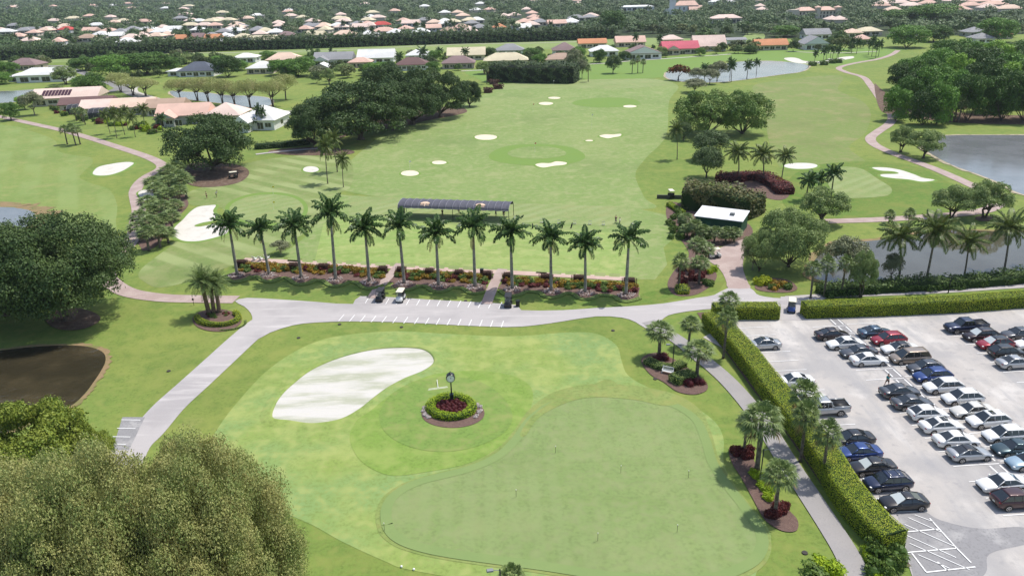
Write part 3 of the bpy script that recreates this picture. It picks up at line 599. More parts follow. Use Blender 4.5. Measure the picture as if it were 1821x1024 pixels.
# (x, half width, top, bottom) stations nose=+x
TYPES={
'sedan':dict(L=4.85,st=[(-2.42,.70,.82,.45),(-2.34,.82,.97,.30),(-2.05,.90,1.02,.22),(-1.4,.92,1.02,.20),(-.6,.925,.98,.20),(.5,.925,.95,.20),(1.15,.92,.93,.20),(1.75,.90,.84,.20),(2.18,.84,.72,.22),(2.36,.74,.62,.28),(2.43,.62,.52,.36)],
   gl=dict(wb=1.12,wf=.32,rf=-.72,rb=-1.72,bw=.83,tw=.60,zb=.92,zt=1.43),wx=(1.45,-1.42),wr=.33),
'coupe':dict(L=4.6,st=[(-2.3,.70,.80,.45),(-2.22,.82,.94,.30),(-1.9,.91,1.0,.22),(-1.3,.93,1.01,.20),(-.5,.92,.96,.19),(.5,.92,.92,.19),(1.0,.91,.91,.19),(1.6,.89,.82,.20),(2.05,.82,.70,.22),(2.24,.72,.58,.28),(2.3,.6,.5,.35)],
   gl=dict(wb=1.0,wf=.1,rf=-.7,rb=-1.85,bw=.82,tw=.56,zb=.9,zt=1.36),wx=(1.4,-1.36),wr=.34),
'suv':dict(L=4.7,st=[(-2.34,.72,.96,.5),(-2.27,.85,1.10,.36),(-2.0,.92,1.12,.27),(-1.2,.945,1.10,.25),(0,.95,1.05,.25),(1.0,.94,1.02,.25),(1.6,.915,.94,.25),(2.05,.85,.82,.27),(2.26,.74,.70,.33),(2.35,.6,.58,.42)],
   gl=dict(wb=1.2,wf=.35,rf=-1.35,rb=-2.22,bw=.86,tw=.62,zb=1.02,zt=1.62),wx=(1.42,-1.4),wr=.37),
'hatch':dict(L=4.4,st=[(-2.2,.74,.92,.5),(-2.13,.86,1.06,.34),(-1.9,.91,1.08,.26),(-1.2,.93,1.06,.24),(0,.93,1.02,.24),(.9,.92,1.0,.24),(1.5,.9,.92,.24),(1.95,.84,.80,.26),(2.13,.74,.68,.32),(2.2,.62,.58,.4)],
   gl=dict(wb=1.05,wf=.25,rf=-1.1,rb=-2.05,bw=.84,tw=.60,zb=.98,zt=1.53),wx=(1.35,-1.32),wr=.35),
'minivan':dict(L=5.05,st=[(-2.5,.78,1.0,.45),(-2.44,.92,1.1,.32),(-2.2,.97,1.12,.24),(-1.0,.985,1.10,.22),(.4,.985,1.05,.22),(1.3,.97,1.0,.22),(1.9,.93,.92,.23),(2.3,.86,.80,.26),(2.47,.76,.68,.32),(2.53,.64,.56,.4)],
   gl=dict(wb=1.6,wf=.7,rf=-2.0,rb=-2.42,bw=.9,tw=.70,zb=1.02,zt=1.74),wx=(1.6,-1.45),wr=.34),
'pickup':dict(L=5.9,st=[(-2.95,.90,1.18,.55),(-2.9,.97,1.22,.45),(-1.9,1.0,1.22,.4),(-.75,1.0,1.20,.38),(.6,1.0,1.18,.36),(1.45,.99,1.16,.36),(2.3,.97,1.12,.36),(2.72,.92,1.05,.38),(2.88,.84,.95,.44),(2.93,.74,.85,.5)],
   gl=dict(wb=1.35,wf=.72,rf=-.6,rb=-.85,bw=.88,tw=.70,zb=1.15,zt=1.88),wx=(1.85,-1.75),wr=.41)}
CARC={}
def car_parts(ty,col,roofcol=None,shaded=False,roofglass=False,rails=False):
    key=(ty,col,roofcol,shaded,roofglass,rails)
    if key in CARC: return CARC[key]
    T=TYPES[ty]; g=T['gl']; pm=PAINT[col]; rm=PAINT[roofcol] if roofcol else pm
    b=MB(); secs=[]
    for x,hw,zt,zb in T['st']:
        H=[(0,zb),(hw*.86,zb),(hw*.975,zb+.10),(hw,zb+(zt-zb)*.42),(hw*.985,zt-(zt-zb)*.24),(hw*.93,zt-.055),(hw*.80,zt-.01),(hw*.4,zt+.02),(0,zt+.025)]
        secs.append([(x,y,z) for y,z in H]+[(x,-y,z) for y,z in H[-2:0:-1]])
    b.loft(secs[::-1],0)
    # roof with pillars
    rf,wf,tw,zt,zb,bw,wb,rb=g['rf'],g['wf'],g['tw'],g['zt'],g['zb'],g['bw'],g['wb'],g['rb']
    nx,ny=8,8; V=[]
    for i in range(nx+1):
        x=rf-.05+(wf+.1-rf)*i/nx; s=2*i/nx-1
        for j in range(ny+1):
            y=(tw+.035)*(2*j/ny-1); V.append((x,y*(1-.03*s*s),zt+.045-.05*(2*j/ny-1)**4-.035*s*s+.02))
    n1=len(V); V+=[(x,y,z-.05) for x,y,z in V]
    f=[(i*(ny+1)+j,i*(ny+1)+j+1,(i+1)*(ny+1)+j+1,(i+1)*(ny+1)+j) for i in range(nx) for j in range(ny)]
    f=[q[::-1] for q in f]
    edge=[j for j in range(ny+1)]+[i*(ny+1)+ny for i in range(1,nx+1)]+[nx*(ny+1)+j for j in range(ny-1,-1,-1)]+[i*(ny+1) for i in range(nx-1,0,-1)]
    f+=[(edge[k],edge[(k+1)%len(edge)],edge[(k+1)%len(edge)]+n1,edge[k]+n1) for k in range(len(edge))]
    b.add(V,f,1 if roofcol else 0)
    for s in (-1,1):
        b.tube([(wf+.1,s*(tw+.0),zt-.01),((wf+rf)/2,s*(tw+.01),zt+.005),(rf-.1,s*(tw+.0),zt-.01)],.055,6,1 if roofcol else 0)
        b.add([(wb,s*(bw-.03),zb-.04),(rb,s*(bw-.03),zb-.04),(rf,s*(tw-.01),zt),(wf,s*(tw-.01),zt)],[(0,1,2,3)],0)
        b.tube([(wb,s*(bw-.02),zb),(wf+.02,s*tw,zt)],[.05,.04],6,0); b.tube([(rb,s*(bw-.03),zb+.03),(rf,s*tw,zt)],[.085 if ty!='pickup' else .06,.06],6,0)
        for q in ((.5,) if ty in('sedan','coupe') else (.42,.78)):
            xb=wb*.6+(rb*.6-wb*.6)*q+ (0 if ty!='coupe' else -.2); b.tube([(xb,s*(bw+.004),zb),(xb,s*(tw+.01),zt)],[.035,.03],4,0)
        for xw in T['wx']:       # wheel-well shade painted on as flat black discs
            R_=T['wr']*1.19; hw=np.interp(xw,[q[0] for q in T['st']],[q[1] for q in T['st']])
            P=[(xw+R_*math.cos(t),s*(hw+.004),T['wr']+R_*math.sin(t)) for t in np.linspace(-.35,math.pi+.35,14)]
            b.add(P,[tuple(range(14))],2)
    x0=T['st'][-1][0]; xr=T['st'][0][0]
    gz=T['st'][-1][2]
    b.box((x0+.0,0,gz-.14),(.05,.9,.16),2); b.box((x0-.02,0,T['st'][-1][3]+.0),(.07,1.1,.1),2)
    b.box((xr+.0,0,T['st'][0][3]+.02),(.05,1.1,.1),2)
    if ty=='pickup':
        b.box((-1.93,0,1.235),(1.9,1.62,.03),2); 
        for s in (-1,1): b.box((-1.93,s*.9,1.28),(2.0,.16,.1),0)
        b.box((-2.9,0,1.28),(.1,1.9,.1),0); b.box((-.93,0,1.28),(.08,1.7,.1),0)
    if rails:
        for s in (-1,1): b.tube([(wf-.1,s*tw*.93,zt+.09),(rf+.1,s*tw*.93,zt+.09)],.02,5,3)
        for x in (0,-.9): b.tube([(x,-tw*.93,zt+.11),(x,tw*.93,zt+.11)],.025,5,3)
    if roofglass: b.box(((wf+rf)/2+.25,0,zt+.068),(.55,.85,.012),4)
    body=b.mesh('body',[pm,rm,trim,rimm,glass],True)
    def quad(name,P,m,thick=0):
        q=MB(); q.add(P,[(0,1,2,3)] if len(P)==4 else [tuple(range(len(P)))]); return q.mesh(name,m)
    gm=shade if shaded else glass
    parts=[('body',body),
     ('windshield',quad('windshield',[(wb,-bw+.04,zb+.01),(wb,bw-.04,zb+.01),(wf,tw,zt+.01),(wf,-tw,zt+.01)],gm)),
     ('rear_window',quad('rear_window',[(rb,bw-.06,zb+.04),(rb,-bw+.06,zb+.04),(rf,-tw,zt+.01),(rf,tw,zt+.01)],glass))]
    for s in (-1,1): parts.append(('side_window',quad('side_window',[(wb-.12,s*(bw-.015),zb+.075),(wf-.02,s*(tw+.03),zt-.065),(rf+.04,s*(tw+.03),zt-.065),(rb+.16,s*(bw-.015),zb+.09)][::s],glass)))
    t,r=wheels(T['wr'],.22)
    for xw in T['wx']:
        hw=np.interp(xw,[q[0] for q in T['st']],[q[1] for q in T['st']])
        for s in (-1,1): parts.append(('wheel',t,(xw,s*(hw-.09),T['wr']),0,[('rim',r)]))
    h=MB(); hz=T['st'][-3][2]-.12; xh=T['st'][-3][0]+.06; h.ell((0,0,0),(.16,.17,.075),0,8,5)
    hm=h.mesh('headlight',lampm,True); tl=MB(); tl.ell((0,0,0),(.1,.19,.085),0,8,5); tm=tl.mesh('taillight',redl,True)
    yy=T['st'][-3][1]-.16
    for s in (-1,1):
        parts.append(('headlight',hm,(xh,s*yy,hz))); parts.append(('taillight',tm,(T['st'][1][0]+.02,s*(T['st'][1][1]-.16),T['st'][1][2]-.13)))
        mm=MB(); mm.ell((0,0,0),(.07,.12,.075),0,8,5); parts.append(('mirror',mm.mesh('mirror',pm,True),(wb-.28,s*(bw+.16),zb+.08)))
    pl=MB(); pl.box((0,0,0),(.02,.32,.15)); parts.append(('plate',pl.mesh('plate',plate),(T['st'][0][0]-.02,0,T['st'][0][2]-.25)))
    CARC[key]=parts; return parts
HEAD=math.atan2(G(1767,824)[1]-G(1688,829)[1],G(1767,824)[0]-G(1688,829)[0])
CARS=[ # px,py, type, colour, nose(L/R), label, opts
(1480,595,'sedan','brown','R','dark maroon sedan at the far end of the middle lot row, beside a white sedan',{}),
(1502,611,'sedan','white','L','white sedan parked between the dark maroon sedan and the charcoal sedan at the far end',{}),
(1527,626,'sedan','grey','L','charcoal sedan squeezed between two white sedans at the far end of the lot',{}),
(1545,640,'sedan','white','R','white sedan with dark alloy wheels last in line before the empty stalls',{}),
(1557,591,'sedan','steel','R','steel blue sedan nosed in above the red crossover',{}),
(1580,604,'suv','red','L','bright red crossover between the steel blue sedan and a white sedan',{}),
(1600,620,'sedan','white','L','white sedan with a black glass roof beside the tan minivan',dict(roofcol='black')),
(1617,636,'minivan','tan','L','tan minivan with long side windows in the middle row',{}),
(1645,654,'hatch','grey','L','slate grey hatchback parked between the tan minivan and the blue crossover',{}),
(1658,669,'suv','blue','L','bright blue crossover in the middle row of the lot',{}),
(1677,688,'suv','white','L','white people carrier beside the bright blue crossover',{}),
(1711,708,'suv','white','L','white crossover between the white people carrier and the champagne sedan',{}),
(1729,730,'sedan','pearl','L','champagne silver sedan between two white crossovers',{}),
(1757,748,'suv','white','L','white crossover with a sunroof below the champagne sedan',dict(roofglass=True)),
(1787,774,'suv','white','L','white crossover beside the dark teal sedan near the right edge',{}),
(1806,797,'sedan','teal','L','dark teal sedan near the right edge below a white crossover',{}),
(1832,821,'sedan','ice','L','pale ice blue sedan cut off by the right edge',{}),
(1600,696,'sedan','grey','R','charcoal sedan beside the person in the teal shirt',{}),
(1622,716,'sedan','grey','R','dark grey sedan between a charcoal sedan and the white hatchback',{}),
(1650,736,'hatch','white','R','white hatchback with a dark tailgate below the dark grey sedan',{}),
(1674,757,'sedan','white','R','white sedan with a sunroof below the white hatchback',dict(roofglass=True)),
(1700,782,'sedan','white','R','white sedan with black rear glass just above the silver coupe',{}),
(1724,806,'coupe','silver','R','silver coupe with a dark glass roof closing the middle row',dict(roofcol='black')),
(1357,612,'sedan','silver','L','silver sedan alone at the top of the row along the tall hedge',dict(roofglass=True)),
(1412,677,'sedan','white','L','white sedan half behind a palm crown in the row along the hedge',{}),
(1436,711,'sedan','pearl','L','cream sedan mostly hidden behind palm crowns and the hedge',{}),
(1463,727,'pickup','silver','L','silver pickup truck with a dark bed cover beside the hedge palms',{}),
(1515,780,'sedan','black','L','black sedan partly behind a palm, first of the dark cars by the hedge',{}),
(1526,804,'sedan','blue','L','deep blue sedan between two black cars by the hedge',{}),
(1550,830,'sedan','black','L','black sedan with a pale windscreen sunshade by the hedge',dict(shaded=True)),
(1578,858,'suv','navy','L','navy crossover with silver roof bars by the hedge',dict(rails=True)),
(1606,892,'coupe','black','L','black coupe with a pale sunshade, last car by the hedge end',dict(shaded=True)),
(1717,582,'pickup','navy','L','dark navy pickup truck with an open bed at the far right row',{}),
(1744,597,'suv','brown','L','very dark crossover with a pale sunshade beside the navy pickup truck',dict(shaded=True)),
(1769,612,'suv','red','L','crimson crossover with a pale sunshade and black roof in the far right row',dict(shaded=True,roofcol='black')),
(1790,627,'suv','black','R','black crossover between the crimson crossover and a silver sedan',{}),
(1806,645,'sedan','silver','R','silver sedan closing the far right row below the black crossover',{}),
(1812,594,'sedan','grey','L','dark grey sedan at the right edge behind the crimson crossover',{}),
(1836,611,'sedan','white','L','white sedan cut by the right edge beside a dark grey sedan',{}),
(1783,860,'sedan','white','L','white sedan standing above the dark maroon crossover at lower right',{}),
(1808,889,'suv','maroon','R','dark maroon crossover at the lower right edge of the lot',{}),
]
cpos=[]
for px,py,ty,col,nose,lab,opt in CARS:
    x,y=G(px,py,.6); rz=HEAD+(math.pi if nose=='L' else 0)+random.uniform(-.025,.025); cpos.append((px,py,x,y))
    nm={'suv':'crossover_car','sedan':'parked_car','coupe':'parked_car','hatch':'hatchback_car','minivan':'minivan','pickup':'pickup_truck'}[ty]
    thing(nm,car_parts(ty,col,**opt),(x,y,.045),rz,lab,{'pickup':'pickup truck','minivan':'minivan'}.get(ty,'car'),'cars parked in the lot')
# stall markings: dividing lines at a stall pitch along each row
b=MB(); hd=np.array((math.cos(HEAD),math.sin(HEAD))); rd=np.array((-hd[1],hd[0]))
def row(px0,py0,n,side,pitch=2.62,k0=0):
    o=np.array(G(px0,py0))
    for k in range(k0,n):
        c=o-rd*pitch*k; A=c-hd*2.4; B=c+hd*2.4; line_mesh(b,A,B,.11,4*LV)
aA=np.array(G(1724,808,.6)); 
def row_from(i,n0,n1,pitch):
    c=np.array(cpos[i][2:]) 
    for k in range(n0,n1):
        p=c-rd*pitch*(k+.5); line_mesh(b,p-hd*2.5,p+hd*2.5,.11,4*LV)
row_from(22,-13,4,2.62); row_from(15,-13,6,2.62); row_from(31,-20,0,2.62); row_from(36,-5,14,2.62)
# kerb-stop style dashes on the row axis
ax=np.array(G(1588,664)); 
for k in range(-9,12):
    for off in (-.55,.55):
        p=ax-rd*(2.62*k)+hd*(off); line_mesh(b,p-rd*.95,p+rd*.95,.15,4*LV)
for A,B_,wd in [((1611.0,946.7),(1669.4,941.7),.13),((1609.7,983.5),(1701.1,975.9),.13),((1652.9,922.6),(1701.1,975.9),.13),((1701.1,975.9),(1726.5,1001.3),.13),((1621.2,984.8),(1646.5,1017.8),.13),((1646.5,1018.6),(1734.1,1008.9),.13),((1593.2,911.2),(1640.2,909.2),.13),((1666.8,1000.0),(1684.6,1015.3),.13),((1626.2,916.3),(1658.5,928.5),.08),((1614.8,921.4),(1673.7,947.2),.08),((1608.5,933.5),(1697.3,972.6),.08),((1612.3,953.1),(1699.8,992.4),.08),((1617.3,967.0),(1723.9,1014.0),.08),((1632.6,987.4),(1688.4,1011.5),.08)]:
    line_mesh(b,G(*A),G(*B_),wd,5*LV)
sheet('worn_stalls',[(1596,903),(1640,908),(1672,925),(1740,940),(1821,938),(1830,965),(1760,985),(1752,1020),(1700,1060),(1640,1060),(1618,1000),(1606,950)],2.6,lotdark,5)
struct('lot_markings',b.mesh('lot_markings',white))
for k in range(3): pass
sheet('lot_divider',[tuple(ax-rd*2.62*-9-hd*.9),tuple(ax-rd*2.62*12-hd*.9),tuple(ax-rd*2.62*12+hd*.9),tuple(ax-rd*2.62*-9+hd*.9)],3.2,lotdark,0,world=True)
# kerb blocks at the far hedge
kb=mat('kerb_concrete',(.6,.58,.55),.9)
for i,(A,B_) in enumerate([((1540,559),(1640,553)),((1705,556),(1785,549))]):
    a=G(*A);c=G(*B_); m_=MB(); L_=math.dist(a,c); m_.box((0,0,.07),(L_,.3,.14)); 
    single('kerb_block',m_.mesh('kerb_block',kb),['pale concrete kerb at the foot of the far hedge, left piece','pale concrete kerb at the lot edge behind the navy pickup truck'][i],'kerb',((a[0]+c[0])/2,(a[1]+c[1])/2,0),math.atan2(c[1]-a[1],c[0]-a[0]),'kerb pieces')
# ---------------------------------------------------------------- golf carts
def cart_parts(bodyc,roofc):
    bm=mat('cart_'+bodyc[0],bodyc[1],.35,coat=.5); rf=mat('cart_roof_'+roofc[0],roofc[1],.5); seatm=mat('cart_seat',(.05,.05,.052),.7); dk=trim
    P=[]
    b=MB(); b.box((0,0,.33),(2.25,1.1,.12),1); b.box((-.62,0,.58),(1.0,1.12,.42),0,tx=.92,ty=.95)
    S=[]
    for x,w_,z1,z0 in ((1.22,.40,.62,.35),(1.12,.52,.78,.30),(.9,.56,.92,.28),(.68,.55,.98,.30),(.62,.53,.96,.36)):
        H=[(0,z0),(w_*.9,z0),(w_,z0+.15),(w_*.98,z1-.1),(w_*.8,z1),(0,z1+.02)]
        S.append([(x,y,z) for y,z in H]+[(x,-y,z) for y,z in H[-2:0:-1]])
    b.loft(S,0); b.box((-1.1,0,.5),(.35,1.0,.3),1); P.append(('body',b.mesh('body',[bm,dk],False)))
    b=MB(); S=[]
    for x,w_ in ((-1.1,.50),(-1.0,.57),(0.75,.57),(.85,.5)): S.append([(x,-w_,1.80),(x,w_,1.80),(x,w_*.9,1.87),(x,0,1.895),(x,-w_*.9,1.87)])
    b.loft(S); P.append(('roof',b.mesh('roof',rf)))
    for x,x2 in ((.72,.86),(-.95,-.95)):
        for s in (-1,1): q=MB(); q.tube([(x2,s*.5,.85 if x>0 else .7),(x,s*.5,1.82)],.022,6); P.append(('roof_post',q.mesh('roof_post',dk)))
    b=MB(); b.box((-.35,0,.84),(.5,1.02,.14)); P.append(('seat',b.mesh('seat',seatm)))
    b=MB(); b.box((-.64,0,1.12),(.12,1.02,.42)); P.append(('backrest',b.mesh('backrest',seatm)))
    b=MB(); b.add([(.86,-.5,.95),(.86,.5,.95),(.74,.5,1.78),(.74,-.5,1.78)],[(0,1,2,3)]); P.append(('windscreen',b.mesh('windscreen',mat('cart_screen',(.35,.37,.38),.1,alpha=.3))))
    b=MB(); b.tube([(.55+.05*math.cos(t),.27+.17*math.sin(t),1.05+.13*math.cos(t)) for t in np.linspace(0,6.28,13)],.015,5); b.tube([(.75,.27,.85),(.55,.27,1.05)],.018,5); P.append(('steering_wheel',b.mesh('steering_wheel',dk)))
    t,r=wheels(.22,.2)
    for x in (.82,-.72):
        for s in (-1,1): P.append(('wheel',t,(x,s*.5,.22),0,[('rim',r)]))
    for s in (-.25,.25):
        b=MB(); b.tube([(-1.12,s,.62),(-1.28,s,1.35)],[.12,.14],8); 
        for q in range(5): b.tube([(-1.26+.03*math.cos(q*1.3),s+.06*math.sin(q*1.3),1.3),(-1.32+.05*math.cos(q*1.3),s+.09*math.sin(q*1.3),1.5)],[.012,.035],5)
        P.append(('golf_bag',b.mesh('golf_bag',mat('bag_dark',(.03,.03,.04),.7))))
    return P
CB={'black':('black',(.012,.012,.014)),'white':('white',(.75,.75,.73)),'blue':('blue',(.015,.06,.26)),'green':('green',(.02,.04,.03))}
for px,py,bc,rc,hdg,lab in [
 (677,534,'black','black',R(262),'black golf cart in the bay at the foot of the left brick walk'),
 (713,535,'white','white',R(262),'white golf cart with a cream roof parked beside the black one'),
 (904,544,'black','black',R(265),'black golf cart next to the waste bin at the right end of the cart bays'),
 (415,318,'black','white',R(200),'dark golf cart in the shade of the big tree by the striped lawn'),
 (1193,352,'black','white',R(95),'golf cart with a white roof behind the low wall by the range'),
 (1270,459,'white','white',R(5),'white golf cart half hidden by palms on the brick forecourt'),
 (1407,553,'blue','white',R(250),'blue golf cart driving through the gap between the hedges')]:
    x,y=G(px,py); thing('golf_cart',cart_parts(CB[bc],('cream',(.72,.68,.55)) if rc=='white' else ('black',(.03,.03,.035))),(x,y,.055),hdg,lab,'golf cart','golf carts')
# ================================================================== PEOPLE
skin=mat('skin',(.42,.24,.17),.6); hairm=mat('hair',(.05,.03,.02),.8)
def skinmesh(V,E,Rd,name,m,sub=1):
    me=bpy.data.meshes.new(name); me.from_pydata(V,E,[]); o=bpy.data.objects.new(name,me); COL.objects.link(o)
    md=o.modifiers.new('s','SKIN'); md.use_smooth_shade=True
    for i,v in enumerate(me.skin_vertices[0].data): r=Rd[i]; v.radius=(r,r) if not hasattr(r,'__len__') else r; v.use_root=(i==0)
    ss=o.modifiers.new('u','SUBSURF'); ss.levels=sub; ss.render_levels=sub
    dg=bpy.context.evaluated_depsgraph_get(); out=bpy.data.meshes.new_from_object(o.evaluated_get(dg)); out.name=name
    bpy.data.objects.remove(o); out.materials.clear(); out.materials.append(m); return out
def person(px,py,rz,pose,shirt,pants,label,hat=None,group='golfers and visitors'):
    # pose: (left foot dx, right foot dx, lean, left hand xyz, right hand xyz)
    lf,rf,lean,lh,rh=pose
    V=[(0,0,.93),(0+lean*.4,0,1.15),(lean*.9,0,1.40),(lean*1.1,0,1.52),(lean*1.35,0,1.64),(lean*1.4,0,1.74)]; E=[(i,i+1) for i in range(5)]; Rd=[(.13,.15),(.12,.14),(.10,.16),.055,.085,.06]
    def ch(start,pts,rs):
        p=start
        for q,r in zip(pts,rs): V.append(q);Rd.append(r);E.append((p,len(V)-1));p=len(V)-1
        return p
    for s,fx in ((1,lf),(-1,rf)):
        ch(0,[(fx*.1,s*.10,.86),(fx*.55+.04,s*.11,.48),(fx,s*.11,.09),(fx+.13,s*.12,.04)],[.095,.065,.045,.035])
    for s,h in ((1,lh),(-1,rh)):
        sh=(lean*.9,s*.19,1.40); el=((sh[0]+h[0])/2-.05,(sh[1]+h[1])/2+s*.05,(sh[2]+h[2])/2-.05)
        w_=ch(2,[sh,el,h],[.06,.045,.03])
        d=np.array(h)-np.array(el); d/=np.linalg.norm(d)+1e-6
        for k in range(5):
            o=np.array((0.0,(k-2)*.018,0)); ch(w_,[tuple(np.array(h)+d*.05+o),tuple(np.array(h)+d*(.11 if k else .075)+o*1.2+np.array((0.02,0,-.01)))],[.011,.007])
    body=skinmesh(V,E,Rd,'body',skin)
    S=[(0,0,.95),(lean*.4,0,1.15),(lean*.9,0,1.41)]; SE=[(0,1),(1,2)]; SR_=[(.15,.17),(.14,.165),(.115,.18)]
    for s,h in ((1,lh),(-1,rh)):
        sh=(lean*.9,s*.2,1.40); el=((sh[0]+h[0])/2-.05,(sh[1]+h[1])/2+s*.05,(sh[2]+h[2])/2-.05)
        S+= [sh,tuple(np.array(sh)*.35+np.array(el)*.65)]; SE+=[(2,len(S)-2),(len(S)-2,len(S)-1)]; SR_+=[.078,.068]
    P_=[(0,0,.96),(0,0,.9)]; PE=[(0,1)]; PR_=[(.15,.165),(.14,.16)]
    for s,fx in ((1,lf),(-1,rf)):
        P_+=[(fx*.1,s*.11,.82),(fx*.5+.04,s*.115,.5)]; PE+=[(1,len(P_)-2),(len(P_)-2,len(P_)-1)]; PR_+=[.115,.09]
    parts=[('body',body),('shirt',skinmesh(S,SE,SR_,'shirt',mat('cloth_'+shirt[0],shirt[1],.85))),('shorts',skinmesh(P_,PE,PR_,'shorts',mat('cloth_'+pants[0],pants[1],.85)))]
    b=MB(); hx=lean*1.38-.015; b.ell((hx,0,1.70),(.10,.088,.115),0,10,6,-.1); parts.append(('hair' if not hat else 'cap',b.mesh('hair',mat('cap_'+hat[0],hat[1],.8) if hat else hairm,True)))
    if hat: bb=MB(); bb.box((hx+.11,0,1.70),(.12,.15,.015)); parts.append(('cap_peak',bb.mesh('cap_peak',mat('cap_'+hat[0],hat[1],.8))))
    e=MB()
    for s in (-1,1): e.ell((hx+.098,s*.035,1.685),(.008,.012,.008),0,6,4)
    e.tube([(hx+.09,0,1.68),(hx+.125,0,1.655)],[.008,.014],5,1); parts.append(('face',e.mesh('face',[hairm,skin])))
    x,y=G(px,py); return thing('person',parts,(x,y,0),rz,label,'person',group)
WALK=(.28,-.25,.03,(-.15,.27,.95),(.22,-.26,1.0)); STAND=(.03,-.03,.0,(.05,.28,.82),(.05,-.28,.82)); ADDR=(.0,.04,.28,(.42,.04,.88),(.45,-.03,.86)); SWING=(.05,-.03,.12,(-.12,.22,1.62),(-.16,.14,1.6))
navy=('navy',(.02,.025,.05)); wh=('white',(.7,.7,.7)); bl=('black',(.02,.02,.02)); gr=('grey',(.15,.15,.16)); tealc=('teal',(.02,.28,.30)); kh=('khaki',(.35,.28,.18))
person(1577,686,R(95),WALK,tealc,bl,'person in a teal shirt walking past the charcoal sedan')
person(385,351,R(20),ADDR,wh,bl,'golfer in white bending over a putt beside the left practice green',bl)
person(368,353,R(0),STAND,('green',(.03,.12,.05)),bl,'golfer in dark green standing left of the practice green')
person(1095,398,R(80),ADDR,bl,gr,'golfer in black at the last hitting bay right of the canopy')
person(1102,401,R(160),STAND,wh,gr,'golfer in white standing next to the one in black')
for i,(px,py,c,ps) in enumerate([(787,386,bl,ADDR),(816,380,navy,STAND),(838,383,bl,STAND),(882,385,bl,SWING),(896,387,navy,STAND)]):
    person(px,py,R(90),ps,c,gr,['golfer in black addressing a ball under the left half of the canopy','golfer in navy standing mid canopy, farthest back','golfer in black standing right of the canopy centre','golfer in black mid backswing near the right canopy end','golfer in navy standing beside the right canopy legs'][i])
# ================================================================== STRUCTURES AND FURNITURE
blackm=mat('black_metal',(.012,.014,.014),.4); whitem=mat('white_paint',(.75,.75,.73),.5); greenm=mat('dark_green_siding',(.02,.075,.045),.7,wave=('X',3.0,.03))
# practice canopy (barrel roof on a frame)
A=np.array(G(709,390)); Bp=np.array(G(905,397)); L_=np.linalg.norm(Bp-A); az=math.atan2(Bp[1]-A[1],Bp[0]-A[0])
tent=mat('canopy_fabric',(.085,.085,.108),.75,noise=[(1.5,(.12,.12,.15),.4,.7,4,.7)])
Dp=5.4;nb=16
def vault(t): a=math.pi*t; return (Dp/2-Dp/2*math.cos(a), 2.7+1.1*math.sin(a)**.85)
b=MB(); V=[]; ns=12; cols=nb*4
for i in range(cols+1):
    x=L_*i/cols; sag=abs(math.sin(math.pi*i/4))*.09
    for j in range(ns+1): y,z=vault(j/ns); V.append((x,y,z-sag))
n1=len(V); V+=[(x,y,z-.04) for x,y,z in V]
f=[(i*(ns+1)+j,(i+1)*(ns+1)+j,(i+1)*(ns+1)+j+1,i*(ns+1)+j+1) for i in range(cols) for j in range(ns)]
b.add(V,f+[tuple(q+n1 for q in p[::-1]) for p in f]); roof=b.mesh('canopy_roof',tent,True)
parts=[('canopy_roof',roof)]
for i in range(nb+1):
    x=L_*i/nb; q=MB(); q.tube([(x,*vault(t)) for t in np.linspace(0,1,13)],.035,5); parts.append(('roof_rib',q.mesh('roof_rib',mat('rib_grey',(.25,.25,.30),.6))))
for x in (0,L_*.5,L_):
    for y in (0,Dp):
        q=MB(); q.tube([(x,y,0),(x,y,2.72)],.06,6); 
        parts.append(('leg',q.mesh('leg',blackm)))
q=MB(); q.tube([(0,0,2.7),(L_,0,2.7)],.05,6); q.tube([(0,Dp,2.7),(L_,Dp,2.7)],.05,6); parts.append(('eave_rail',q.mesh('eave_rail',mat('rib_grey',(.25,.25,.3)))))
q=MB(); q.add([(.05,0,.1),(.05,Dp*.45,.1),(.05,Dp*.45,2.7),(.05,0,2.7)],[(0,1,2,3)]); q.add([(.05,0.02,.1),(1.2,0.02,.1),(1.2,.02,2.65),(.05,.02,2.65)],[(0,1,2,3)]); parts.append(('side_curtain',q.mesh('side_curtain',blackm)))
q=MB(); q.box((.62,1.2,1.3),(.9,.6,2.5)); parts.append(('storage_cabinet',q.mesh('storage_cabinet',blackm)))
emb=mat('emblem_cream',(.70,.50,.36),.7)
for xc in (L_*.245,L_*.745):   # spreading-tree emblem, laid on the curve of the roof
    q=MB()
    def pt(u,w_): 
        t=.13+.24*w_; y,z=vault(t); return (xc+u,y-.05,z+.03)
    cap=[(-1.1,.52),(-.95,.72),(-.5,.93),(0,1.0),(.5,.93),(.95,.72),(1.1,.52),(.7,.45),(.3,.52),(0,.5),(-.3,.52),(-.7,.45)]
    q.add([pt(0,.72)]+[pt(u,w_) for u,w_ in cap],[(0,i+1,(i+1)%12+1) for i in range(12)])
    q.add([pt(-.11,-.1),pt(.11,-.1),pt(.09,.25),pt(.16,.55),pt(-.16,.55),pt(-.09,.25)],[(0,1,2,5),(5,2,3,4)])
    for w_ in (.08,.3):
        for s in (-1,1): q.add([pt(s*.2,w_),pt(s*(1.0-.3*w_),w_),pt(s*(1.0-.3*w_),w_+.08),pt(s*.2,w_+.08)],[(0,1,2,3)])
    parts.append(('tree_emblem',q.mesh('tree_emblem',emb)))
thing('practice_canopy',parts,(*A,0),az,'long dark grey fabric canopy with two cream tree emblems over the hitting bays','canopy')
